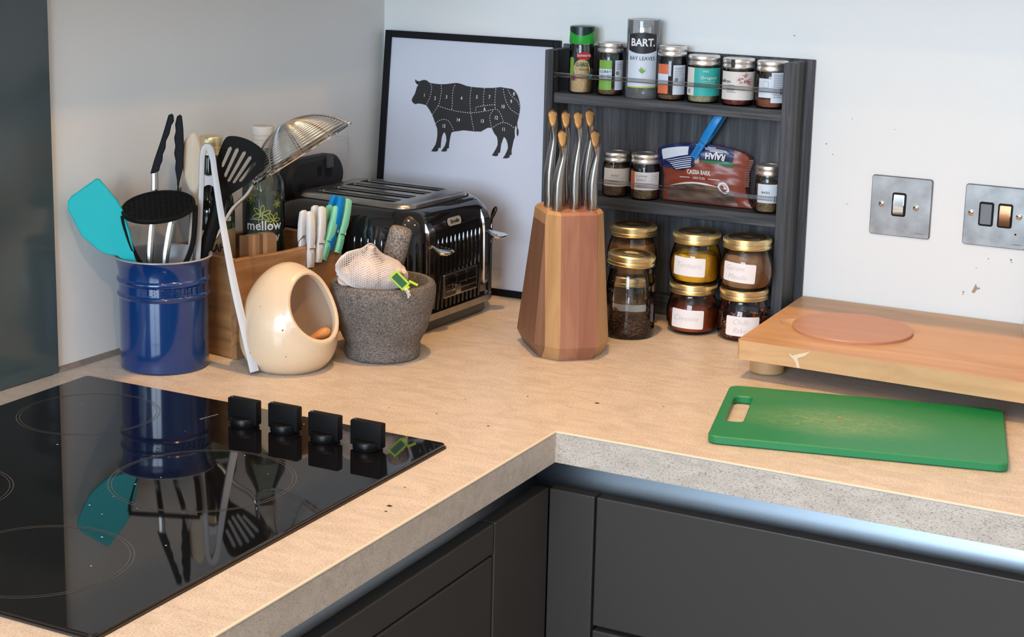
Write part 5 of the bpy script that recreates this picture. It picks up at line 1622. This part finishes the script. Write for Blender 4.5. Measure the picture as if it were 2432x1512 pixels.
# ------------------------------------------------------------------ utensil crock
CX, CY = 0.0939, -0.6881
CROT = rad(38.96)                           # local -y looks at the cook, local x runs to the right
ck = thing('utensil_crock', 'blue glazed stoneware utensil crock with raised band of lettering', 'crock', (CX, CY, 0), CROT)
prof = [(0, 0.0), (0.0535, 0.0), (0.0560, 0.0025), (0.0565, 0.008), (0.0565, 0.0935), (0.0585, 0.0955), (0.0592, 0.0975), (0.0585, 0.0995), (0.0567, 0.1012), (0.0567, 0.1118), (0.0585, 0.1136), (0.0592, 0.1160), (0.0585, 0.1184), (0.0567, 0.1202), (0.0568, 0.128), (0.0585, 0.137), (0.0615, 0.1435), (0.0628, 0.1452)]
obj('body', LATHE(prof, seg=72, cap0=False, cap1=False), MT['blue'], ck)
obj('rim', LATHE([(0.0628, 0.1452), (0.0626, 0.1463), (0.0612, 0.1468), (0.0596, 0.1462), (0.0588, 0.1452)], seg=72, cap0=False, cap1=False), MT['crockin'], ck, label='grey worn rim')
obj('inside', LATHE([(0.0588, 0.1452), (0.0560, 0.137), (0.0535, 0.125), (0.0530, 0.02), (0.050, 0.010), (0, 0.0095)], seg=64, cap0=False, cap1=False), MT['crockin'], ck)
obj('embossed_lettering', wrap(textbm('LE CREUSET', 0.0135, extrude=0.0018, sx=0.92, bold=0.0002, spacing=1.12), 0.0567, 0.25, 0.1065), MT['blue'], ck)

def util(name, label, cat='utensil'):
    return thing(name, label, cat, (CX, CY, 0.0098), CROT)
ZB = 0.0098
def drawn(pts, y0, y1, smooth_=0, bev=0.0012):
    P = smoothclosed(pts, smooth_) if smooth_ else pts
    bm = PRISM([(x, z - ZB) for x, z in P], -y1, -y0, bev)
    return upright(bm)

# teal spatula
t = util('spatula', 'teal silicone spatula at left of the blue crock', 'spatula')
P = [(-0.0782, 0.2474), (-0.0812, 0.2466), (-0.1110, 0.2252), (-0.1152, 0.2190), (-0.1150, 0.2090), (-0.099, 0.175), (-0.0795, 0.1568), (-0.0735, 0.1530), (-0.066, 0.1508), (-0.0570, 0.1495), (-0.0500, 0.1435), (-0.0430, 0.128), (-0.0340, 0.105), (-0.0240, 0.105), (-0.0290, 0.130), (-0.0345, 0.148), (-0.0405, 0.180), (-0.0479, 0.2064), (-0.0545, 0.2190), (-0.0752, 0.2462)]
obj('blade', drawn(P, -0.024, -0.017), MT['teal'], t)
obj('handle', TUBE([(-0.029, -0.020, 0.102), (-0.006, -0.004, 0.004)], 0.0050, seg=12), MT['teal'], t)

# potato masher, head up
t = util('potato_masher', 'black nylon potato masher standing head up in the crock', 'masher')
A, B = 0.0465, 0.0360
Mh = Matrix.Translation((-0.0045, -0.018, 0.2078 - ZB)) @ Matrix.Rotation(rad(-6.5), 4, 'Y') @ Matrix.Rotation(rad(21), 4, 'X')
bm = bmesh.new()
NP_ = 48
rings = []
for q, z in ((1.0, 0.0), (1.0, 0.0045), (0.985, 0.0055), (0.93, 0.0055), (0.92, 0.0045), (0.92, 0.0)):
    rings.append([tuple(Mh @ Vector((A * q * math.cos(a), B * q * math.sin(a), z))) for a in [2 * PI * i / NP_ for i in range(NP_)]])
loft(bm, rings, False, False)
obj('head_rim', bm, MT['blackmatt'], t)
bm = bmesh.new()
for k in range(-7, 8):
    y = k * 0.0047
    h = A * 0.93 * math.sqrt(max(0, 1 - (y / (B * 0.93)) ** 2))
    if h > 0.004:
        box(bm, -h, h, y - 0.0013, y + 0.0013, 0.0008, 0.0050, M=Mh)
for k in range(-6, 7):
    x = k * 0.0066
    h = B * 0.93 * math.sqrt(max(0, 1 - (x / (A * 0.93)) ** 2))
    box(bm, x - 0.0014, x + 0.0014, -h, h, 0.0004, 0.0047, M=Mh)
obj('grid', bm, MT['blackmatt'], t, smooth=False)
for s, pts in ((-1, [(-0.0495, 0.2010), (-0.0475, 0.188), (-0.0395, 0.160), (-0.030, 0.140), (-0.016, 0.120), (0.0, 0.108)]), (1, [(0.0408, 0.2110), (0.0405, 0.196), (0.0375, 0.165), (0.030, 0.142), (0.018, 0.122), (0.0, 0.108)])):
    obj('arm', TUBE(smoothpath([(x, -0.018 + 0.004 * (0.2 - z) / 0.1, z - ZB) for x, z in pts], 6), 0.0082, seg=10, flat=0.42, up=(1, 0, 0.4 * s)), MT['blackmatt'], t)
obj('handle', TUBE([(0, -0.014, 0.108 - ZB), (0.004, -0.008, 0.002)], 0.0085, seg=12), MT['black'], t)

# tongs with black scalloped tips
t = util('tongs', 'steel tongs with black scalloped silicone tips pointing up', 'tongs')
Pa = [(0.0145, 0.3231), (0.0098, 0.3212), (0.0060, 0.3085), (-0.0005, 0.288), (-0.0090, 0.264), (-0.0140, 0.2470), (-0.0085, 0.2480), (-0.0030, 0.2508), (-0.0012, 0.258), (0.0012, 0.263), (0.0022, 0.272), (0.0056, 0.280), (0.0064, 0.289), (0.0108, 0.298), (0.0134, 0.309), (0.0166, 0.314), (0.0164, 0.3205)]
obj('tip', drawn(Pa, 0.014, 0.024), MT['softblack'], t)
Pb = [(0.0245, 0.3218), (0.0204, 0.3190), (0.0180, 0.3090), (0.0186, 0.300), (0.0165, 0.292), (0.0178, 0.281), (0.0162, 0.272), (0.0180, 0.262), (0.0170, 0.252), (0.0188, 0.240), (0.0192, 0.2235), (0.0240, 0.2420), (0.0270, 0.2540), (0.0288, 0.2800), (0.0282, 0.3050), (0.0268, 0.3195)]
obj('tip', drawn(Pb, 0.016, 0.026), MT['softblack'], t)
for s_, pts in ((0, [(-0.0085, 0.250), (-0.0092, 0.220), (-0.0120, 0.190), (-0.0148, 0.165), (-0.0170, 0.130), (-0.0160, 0.08), (-0.006, 0.022)]), (1, [(0.0225, 0.245), (0.0212, 0.220), (0.0160, 0.198), (0.0102, 0.176), (0.0022, 0.130), (-0.001, 0.08), (-0.003, 0.022)])):
    pts = smoothpath([(x, 0.019 + 0.004 * s_, z - ZB) for x, z in pts], 6)
    pts = [(x, y - 0.020 * max(0, (0.17 - z) / 0.17), z) for x, y, z in pts]
    obj('steel_arm', TUBE(pts, 0.0044, seg=8, flat=0.35, up=(0, 1, 0)), MT['steel'], t, smooth=False)
obj('pivot', TUBE([(-0.004, -0.010, 0.013), (-0.004, 0.010, 0.013)], 0.008, seg=14), MT['steel'], t)

# pale wooden spoon
t = util('wooden_spoon', 'pale wooden spoon standing bowl up behind the white tongs', 'spoon')
P = [(0.0405, 0.2985), (0.0330, 0.2925), (0.0282, 0.2830), (0.0260, 0.2690), (0.0266, 0.2520), (0.0295, 0.2390), (0.0340, 0.2260), (0.0390, 0.2160), (0.0450, 0.2200), (0.0485, 0.2340), (0.0505, 0.2530), (0.0508, 0.2730), (0.0480, 0.2900), (0.0440, 0.2975)]
obj('bowl', drawn(P, 0.024, 0.031, 3, 0.002), MT['bone'], t)
obj('handle', TUBE([(0.0425, 0.0275, 0.225 - ZB), (0.034, 0.020, 0.12), (0.020, 0.012, 0.002)], 0.0052, seg=12, flat=0.8), MT['bone'], t)

# slotted turner
t = util('slotted_turner', 'black nylon slotted turner fanning out right of the white tongs', 'turner')
out = smoothclosed([(0.0865, 0.2927), (0.0800, 0.2880), (0.0745, 0.2760), (0.0680, 0.2560), (0.0640, 0.2400), (0.0640, 0.2270), (0.0700, 0.2120), (0.0790, 0.2110), (0.0900, 0.2185), (0.1040, 0.2275), (0.1180, 0.2385), (0.1330, 0.2520), (0.1365, 0.2610), (0.1290, 0.2745), (0.1150, 0.2855), (0.1000, 0.2915)], 3)
slots = [((0.0884, 0.2796), (0.0762, 0.2520)), ((0.0972, 0.2776), (0.0792, 0.2385)), ((0.1066, 0.2735), (0.0840, 0.2330)), ((0.1140, 0.2670), (0.0905, 0.2310)), ((0.1200, 0.2590), (0.0985, 0.2330))]
bm = bmesh.new()
for y in (0.0280, 0.0305):
    loops = [out]
    for a, b in slots:
        A_, B_ = Vector(a), Vector(b)
        d_ = (A_ - B_).normalized()
        n_ = Vector((-d_.y, d_.x)) * 0.0024
        loops.append([tuple(p) for p in (A_, A_ - d_ * 0.003 + n_, B_ + d_ * 0.002 + n_ * 0.8, B_, B_ + d_ * 0.002 - n_ * 0.8, A_ - d_ * 0.003 - n_)])
    es = []
    V = []
    for lp in loops:
        vs = [bm.verts.new((x, y, z - ZB)) for x, z in lp]
        V.append(vs)
        es += [bm.edges.new((vs[i], vs[(i + 1) % len(vs)])) for i in range(len(vs))]
    bmesh.ops.triangle_fill(bm, edges=es, use_beauty=True)
    if y < 0.029:
        V0 = V
for a, b in zip(V0, V):
    for i in range(len(a)):
        j = (i + 1) % len(a)
        bm.faces.new((a[i], a[j], b[j], b[i]))
obj('head', bm, MT['blackmatt'], t, smooth=False)
obj('handle', TUBE(smoothpath([(0.0745, 0.029, 0.216 - ZB), (0.0660, 0.022, 0.185 - ZB), (0.0525, 0.012, 0.145 - ZB), (0.040, 0.006, 0.09), (0.022, 0.0, 0.003)], 5), 0.0088, seg=12, flat=0.62, up=(0, 1, 0)), MT['blackmatt'], t)

# white plastic tongs straddling the crock rim
t = thing('toast_tongs', 'white plastic tongs hooked over crock with one leg on worktop', 'tongs', (CX, CY, 0.0003), CROT)
def bar(bm, pts, ws, ds):
    P = [Vector(p) for p in pts]
    rings = []
    for i, p in enumerate(P):
        tg_ = (P[min(i + 1, len(P) - 1)] - P[max(i - 1, 0)]).normalized()
        yv = Vector((0, 1, 0))
        sd = tg_.cross(yv).normalized()
        yv = sd.cross(tg_).normalized()
        rings.append([tuple(p + sd * a + yv * b) for a, b in rrect(ws[i], ds[i], 0.0012, 2)])
    return loft(bm, rings)
path = smoothpath([(0.033, -0.004, 0.016), (0.0400, -0.003, 0.085), (0.0440, -0.002, 0.147), (0.0482, 0, 0.215), (0.0500, 0, 0.255), (0.0512, 0, 0.274), (0.0548, 0, 0.2835), (0.0600, 0, 0.2815), (0.0640, -0.001, 0.268), (0.0668, -0.003, 0.245), (0.0745, -0.012, 0.190), (0.0880, -0.032, 0.110), (0.1020, -0.049, 0.045), (0.1115, -0.0585, 0.003)], 5)
n_ = len(path)
ws, ds = [], []
for i in range(n_):
    f = i / (n_ - 1)
    k = max(0, (f - 0.62) / 0.38)
    ws.append(0.0033 + 0.0012 * math.exp(-((f - 0.55) / 0.08) ** 2) + 0.0028 * k)
    ds.append(0.0062 + 0.002 * k)
bm = bar(bmesh.new(), path, ws, ds)
obj('tong_arms', bm, MT['wtong'], t)
bm = bmesh.new()
top = [(0.0498 + 0.0165 * q, 0.2510 - 0.0042 * math.sin(PI * q) - 0.002 * q) for q in [i / 8 for i in range(9)]]
bot = [(0.0488 + 0.0190 * q, 0.2290 + 0.0060 * math.sin(PI * q)) for q in [i / 8 for i in range(9)]]
prism(bm, top + bot[::-1], -0.004, 0.004)
obj('web', upright(bm), MT['wtong'], t)

# wire skimmer
t = util('wire_skimmer', 'stainless wire spider skimmer with domed mesh bowl', 'skimmer')
RS, DS = 0.0770, 0.046
Ms = Matrix.Translation((0.1822, 0.060, 0.2646 - ZB)) @ Matrix.Rotation(rad(-32.4), 4, 'Y') @ Matrix.Rotation(rad(-9), 4, 'X')
RC = (RS * RS + DS * DS) / (2 * DS)
def dome(r):
    return math.sqrt(RC * RC - r * r) - (RC - DS)
def circ(r, z, n=56):
    return [tuple(Ms @ Vector((r * math.cos(2 * PI * i / n), r * math.sin(2 * PI * i / n), z))) for i in range(n)]
obj('rim_wire', TUBE(circ(RS, 0), 0.0015, seg=6, closed=True), MT['chrome'], t)
obj('rim_wire', TUBE(circ(RS * 0.965, 0.0045), 0.0010, seg=6, closed=True), MT['chrome'], t)
bm = bmesh.new()
for k in range(1, 29):
    r = RS * k / 29
    tube(bm, circ(r, dome(r), 48), 0.00045, seg=4, closed=True)
obj('ring_wires', bm, MT['steel'], t)['kind'] = 'stuff'
bm = bmesh.new()
for k in range(5):
    a = PI * k / 5 + 0.3
    tube(bm, [tuple(Ms @ Vector((RS * q * math.cos(a), RS * q * math.sin(a), dome(RS * abs(q)) - 0.001))) for q in [-1 + 2 * i / 24 for i in range(25)]], 0.0009, seg=5)
obj('spoke_wires', bm, MT['steel'], t)
e_ = Ms @ Vector((-RS, 0, 0))
obj('handle', TUBE(smoothpath([tuple(e_), (0.1080, 0.055, 0.2105 - ZB), (0.0890, 0.046, 0.1935 - ZB), (0.0690, 0.030, 0.1620 - ZB), (0.0510, 0.016, 0.138 - ZB), (0.018, 0.004, 0.004)], 5), 0.0030, seg=8, flat=0.45, up=(0.4, -1, 0)), MT['chrome'], t)

# ------------------------------------------------------------------ wooden caddy box
BXR = -rad(8.8)
BL_ = 0.205
bx = thing('wooden_box', 'low wooden caddy box with warm brown grain behind the salt pig', 'box', (0.1598, -0.6236, 0), BXR)
bm = bmesh.new()
n_ = 14
rings = []
for i in range(n_ + 1):
    y = BL_ * i / n_
    zt = 0.1343 - 0.0035 * math.sin(PI * i / n_) ** 1.5 - (0.0010 if i == 0 else 0)
    rings.append([(-0.009, y, 0.0003), (0, y, 0.0003), (0, y, zt - 0.0012), (-0.0012, y, zt), (-0.0078, y, zt), (-0.009, y, zt - 0.0012)])
obj('front_panel', LOFT(rings), MT['acacia'], bx, smooth=False)
obj('back_panel', BOX(-0.135, -0.126, 0, BL_, 0.0003, 0.1343, 0.001, 1), MT['acacia'], bx, smooth=False)
WX_ = wood('box_end_wood', (0.20, 0.090, 0.032), (0.42, 0.215, 0.085), 'x', 65, 0.45, 14, 0.3)
obj('end_panel', BOX(-0.1258, -0.0092, 0.0004, 0.009, 0.0003, 0.1338, 0.001, 1), WX_, bx, smooth=False)
obj('end_panel', BOX(-0.1258, -0.0092, BL_ - 0.009, BL_, 0.0003, 0.1343, 0.001, 1), WX_, bx, smooth=False)
obj('bottom', BOX(-0.1258, -0.0092, 0.0092, BL_ - 0.0092, 0.0003, 0.006), MT['acacia'], bx, smooth=False)
BM = Matrix.Translation((0.1598, -0.6236, 0)) @ Matrix.Rotation(BXR, 4, 'Z')

# clothes pegs on the box edge
for lb, m_, tt, tilt in (('white clothes peg nearest the salt pig on the box edge', 'pegwhite', 0.1385, 1), ('second white clothes peg on box edge beside the mint pegs', 'pegwhite', 0.1570, 7),
                         ('mint clothes peg leaning beside the white pegs', 'pegmint', 0.1735, 24), ('blue clothes peg between the two mint pegs', 'pegblue', 0.1850, 22), ('mint clothes peg nearest toaster at end of box edge', 'pegmint', 0.2010, 19)):
    a = rad(tilt)
    lift = {'pegblue': 0.012}.get(m_, 0.0) + (0.006 if tt > 0.2 else 0.0) - (0.004 if tt < 0.15 else 0)
    p = BM @ Vector((-0.0045, tt - 0.026 * math.sin(a), 0.133 - 0.026 * math.cos(a) + lift))
    make_peg(lb, MT[m_], p, (-a, 0, BXR), 0.0098, 0.0030, 'clothes pegs on the wooden box')

# bottles and board in the box
t = thing('oil_bottle', 'dark glass bottle with gold cap and kraft label in the wooden box', 'bottle', (0.0745, -0.5600, 0.0062), 0.55)
r = 0.0305
obj('glass_body', LATHE([(0, 0), (r * 0.9, 0), (r, 0.004), (r, 0.172), (r * 0.93, 0.192), (r * 0.65, 0.215), (0.0145, 0.232), (0.0135, 0.252), (0, 0.252)], seg=40, cap0=False, cap1=False), MT['dkbottle'], t)
obj('cap', LATHE([(0.0130, 0), (0.0158, 0.0), (0.0158, 0.010), (0.0150, 0.011), (0.0158, 0.012), (0.0158, 0.0225), (0.0150, 0.0240), (0.0, 0.0242)], seg=40, cap0=True, cap1=False), MT['gold'], t, loc=(0, 0, 0.2515))
obj('label', wrap(patch(0.105, 0.066, 0.002, 20), r, 0.0, 0.120, out=0.0004), MT['kraft'], t, recalc=False, label='kraft paper label')
jtext(t, 'FELLAHI', 0.0150, MT['text'], r, 0.12, 0.1290, bold=0.0006, sx=0.72)
jtext(t, 'ELDI', 0.0250, MT['text'], r, 0.12, 0.1080, bold=0.0010, sx=0.80)
obj('green_band', wrap(patch(0.030, 0.008, 0), r, 0.55, 0.158, out=0.0004), MT['dkgreen'], t, recalc=False)
obj('cream_band', wrap(patch(0.030, 0.006, 0), r, 0.55, 0.167, out=0.0004), MT['labelcream'], t, recalc=False)

t = thing('cordial_bottle', 'clear glass bottle with cream cap and yellow flower print', 'bottle', (0.1050, -0.4850, 0.0062), 0.55)
r = 0.0290
obj('glass_body', LATHE([(0, 0), (r * 0.9, 0), (r, 0.004), (r, 0.196), (r * 0.95, 0.208), (r * 0.7, 0.222), (0.0140, 0.236), (0.0130, 0.256)], seg=40, cap0=False, cap1=False), MT['bottle'], t)
obj('oil', LATHE([(0, 0.003), (r * 0.9, 0.003), (r * 0.92, 0.006), (r * 0.92, 0.190), (0, 0.190)], seg=32, cap0=False, cap1=False), mat('cloudy_oil', (0.24, 0.26, 0.215), 0.3), t)
obj('cap', LATHE([(0.0130, 0), (0.0152, 0.0), (0.0152, 0.0095), (0.0142, 0.0102), (0.0152, 0.011), (0.0152, 0.0155), (0.0142, 0.0162), (0.0152, 0.017), (0.0152, 0.0270), (0.0140, 0.0285), (0, 0.0287)], seg=40, cap1=False), MT['capwhite'], t, loc=(0, 0, 0.2550))
def flower(cx, cy, s, a0=0.0):
    bm = bmesh.new()
    for k in range(6):
        a = a0 + k * PI / 3
        o_ = []
        i_ = []
        for q in range(9):
            f = q / 8
            w_ = s * 0.19 * math.sin(PI * f) ** 0.8
            o_.append((s * 0.08 + s * 0.92 * f, w_))
        pts = o_ + [(x, -y) for x, y in o_[-2:0:-1]]
        for A_, B_ in zip(pts, pts[1:] + pts[:1]):
            d_ = Vector((B_[0] - A_[0], B_[1] - A_[1]))
            n_ = Vector((-d_.y, d_.x)).normalized() * s * 0.035 if d_.length else Vector((0, 0))
            q4 = [(A_[0] + n_.x, A_[1] + n_.y), (B_[0] + n_.x, B_[1] + n_.y), (B_[0] - n_.x, B_[1] - n_.y), (A_[0] - n_.x, A_[1] - n_.y)]
            poly(bm, [(cx + x * math.cos(a) - y * math.sin(a), cy + x * math.sin(a) + y * math.cos(a)) for x, y in q4])
    return bm
for cx, cy, s, a0, th in ((0, 0, 0.0135, 0.35, -0.02), (0, 0, 0.0110, 0.0, 0.55), (0, 0, 0.0080, 0.5, -0.55), (0, 0, 0.0060, 0.2, 0.75)):
    zz = {0.0135: 0.166, 0.0110: 0.158, 0.0080: 0.188, 0.0060: 0.180}[s]
    obj('flower_print', wrap(flower(cx, cy, s, a0), r, th, zz, out=0.0005), MT['yellowfl'], t, smooth=False, recalc=False)
jtext(t, 'mellow', 0.0180, MT['whiteprint'], r, 0.10, 0.1500, bold=0.0003, sx=0.95)
jtext(t, 'yellow', 0.0180, MT['whiteprint'], r, 0.10, 0.1340, bold=0.0003, sx=0.95)
lines(t, MT['whiteprint'], r, -0.2, 0.1590, 1, 0.022, 0.002, 0.0007)

sb = thing('small_board', 'small striped wooden board with rounded corner standing in the box', 'board', BM @ Vector((-0.030, 0.0420, 0.0062)), BXR + PI / 2)
# slim slats glued side by side
tones = ['s0', 's1', 's2', 's1', 's0', 's2', 's1']
SLAT = {'s0': wood('slat_dark', (0.15, 0.065, 0.028), (0.25, 0.12, 0.055), 'z', 70, 0.45, 18, 0.15), 's1': wood('slat_mid', (0.30, 0.155, 0.07), (0.40, 0.22, 0.11), 'z', 70, 0.45, 18, 0.15), 's2': wood('slat_pale', (0.44, 0.26, 0.125), (0.55, 0.35, 0.18), 'z', 70, 0.45, 18, 0.15)}
xs = [0, 0.007, 0.014, 0.0195, 0.0275, 0.034, 0.042, 0.0600]
def topz(x):
    z = 0.1490 - 0.03 * x
    if x > 0.050:
        z -= 0.010 - math.sqrt(max(0.010 ** 2 - (x - 0.050) ** 2, 0))
    return z
for k in range(7):
    P = [(xs[k], 0), (xs[k + 1], 0)]
    q = [xs[k + 1] + (xs[k] - xs[k + 1]) * i / 6 for i in range(7)]
    P += [(x, topz(x)) for x in q]
    obj('slat', upright(PRISM(P, -0.005, 0.005)), SLAT[tones[k]], sb, smooth=False)

# ------------------------------------------------------------------ boards on the right
tb = thing('thick_board', 'thick light wood chopping board on stub feet against back wall', 'chopping board', (0.7529, -0.3526, 0), 0)
ZT, ZL = 0.0515, 0.0265
out = [(0.0, 0.0), (0.002, -0.0018), (0.50, -0.0130), (0.50, 0.2860), (-0.0065, 0.2845), (-0.0080, 0.2825), (-0.0018, 0.003)]
SCX, SCY, SCR = 0.0415, 0.1270, 0.0230
bm = bmesh.new()
ov = [bm.verts.new((x, y, ZT)) for x, y in out]
es = [bm.edges.new((ov[i], ov[(i + 1) % len(ov)])) for i in range(len(ov))]
hp = [(SCX + SCR * 1.25 * math.cos(a), SCY + SCR * math.sin(a)) for a in [2 * PI * i / 32 for i in range(32)]]
hv = [bm.verts.new((x, y, ZT)) for x, y in hp]
es += [bm.edges.new((hv[i], hv[(i + 1) % 32])) for i in range(32)]
bmesh.ops.triangle_fill(bm, edges=es, use_beauty=True)
lo = [bm.verts.new((x, y, ZL)) for x, y in out]
for i in range(len(out)):
    j = (i + 1) % len(out)
    f = bm.faces.new((ov[i], ov[j], lo[j], lo[i]))
    f.material_index = 1
bm.faces.new(lo[::-1])
prev = hv
for q, dz in ((0.97, 0.0015), (0.86, 0.0055), (0.60, 0.0105), (0.25, 0.0128)):
    cur = [bm.verts.new((SCX + (x - SCX) * q, SCY + (y - SCY) * q, ZT - dz)) for x, y in hp]
    for i in range(32):
        j = (i + 1) % 32
        bm.faces.new((prev[i], prev[j], cur[j], cur[i]))
    prev = cur
bm.faces.new(prev)
obj('slab', bm, [MT['board'], MT['boardend']], tb, smooth=False)
for x, y in ((0.0225, 0.052), (0.0225, 0.235), (0.445, 0.048), (0.445, 0.240)):
    obj('foot', LATHE([(0.0205, 0.0003), (0.0225, 0.002), (0.0225, ZL)], seg=36), MT['boardend'], tb, loc=(x, y, 0))
bm = LATHE([(0.0775, ZT - 0.002), (0.0785, ZT + 0.001), (0.0785, ZT + 0.0035), (0.0775, ZT + 0.0044), (0, ZT + 0.0045)], seg=72, cap1=False)
bmesh.ops.translate(bm, vec=(0.1110, 0.1290, 0), verts=bm.verts)
obj('round_insert', bm, MT['disc'], tb, label='round pinkish wood insert')
bm = bmesh.new()
for pts in ([(0.0965, ZT - 0.0006), (0.0900, 0.0480), (0.0800, 0.0445), (0.0730, 0.0415), (0.0700, 0.0440), (0.0690, 0.0430), (0.0720, 0.0395), (0.0740, 0.0380), (0.0775, 0.0345), (0.0800, 0.0272), (0.0840, 0.0272), (0.0815, 0.0350), (0.0800, 0.0392), (0.0900, 0.0440)],):
    poly(bm, [(x, -0.0018 - 0.0225 * x + 0.0000 - 0.0004, z) for x, z in pts] if False else pts, fn=lambda x, z: (x, -0.00175 - 0.0225 * (x - 0.002) - 0.0004, z))
obj('crack_filler', bm, MT['resin'], tb, smooth=False, recalc=False)

gbd = thing('green_chopping_board', 'worn green plastic chopping board with slot handle near worktop edge', 'chopping board', (0.9528, -0.486, 0.0), rad(13.3))
bm = bmesh.new()
hx, hy = 0.1645, 0.1075
lev = []
for q, z in ((0.0015, 0.0006), (0.0, 0.0020), (0.0, 0.0090), (0.0012, 0.0102)):
    o_ = rrect(hx - q, hy - q, 0.011, 5)
    h_ = rrect(0.0112 + q, 0.0530 + q, 0.008, 4, (-0.1425, 0.0085))
    lev.append(([bm.verts.new((x, y, z)) for x, y in o_], [bm.verts.new((x, y, z)) for x, y in h_]))
for (a, b), (c, d) in zip(lev, lev[1:]):
    for A_, C_ in ((a, c), (b, d)):
        for i in range(len(A_)):
            j = (i + 1) % len(A_)
            bm.faces.new((A_[i], A_[j], C_[j], C_[i]))
for A_, B_ in (lev[0], lev[-1]):
    es = []
    for L_ in (A_, B_):
        es += [bm.edges.get((L_[i], L_[(i + 1) % len(L_)])) or bm.edges.new((L_[i], L_[(i + 1) % len(L_)])) for i in range(len(L_))]
    bmesh.ops.triangle_fill(bm, edges=es, use_beauty=True)
obj('board', bm, MT['greenboard'], gbd, smooth=False)
bm = bmesh.new()
box(bm, 0.018, 0.0215, 0.006, 0.0082, 0.0103, 0.0114, 0.0003, 1, M=Matrix.Rotation(rad(-15), 4, 'Z') @ Matrix.Translation((-0.045, -0.005, 0)))
o = obj('crumb', bm, MT['orange'], None, smooth=False, loc=(0.9528, -0.486, 0.0), rot=(0, 0, rad(13.3)))
tag(o, 'tiny brown crumb lying on the green chopping board', 'crumb')

t = thing('plastic_tub', 'white rounded plastic tub on the thick board at right edge', 'container', (1.1200, -0.1210, ZT + 0.0002))
obj('body', LATHE([(0, 0.0), (0.048, 0.0), (0.0535, 0.003), (0.0555, 0.009), (0.0555, 0.20), (0.054, 0.204), (0, 0.205)], seg=56, cap0=False, cap1=False), MT['pegwhite'], t)
obj('lid', LATHE([(0.0555, 0), (0.0570, 0.001), (0.0570, 0.014), (0.054, 0.017), (0, 0.0175)], seg=56, cap1=False), MT['white'], t, loc=(0, 0, 0.204))
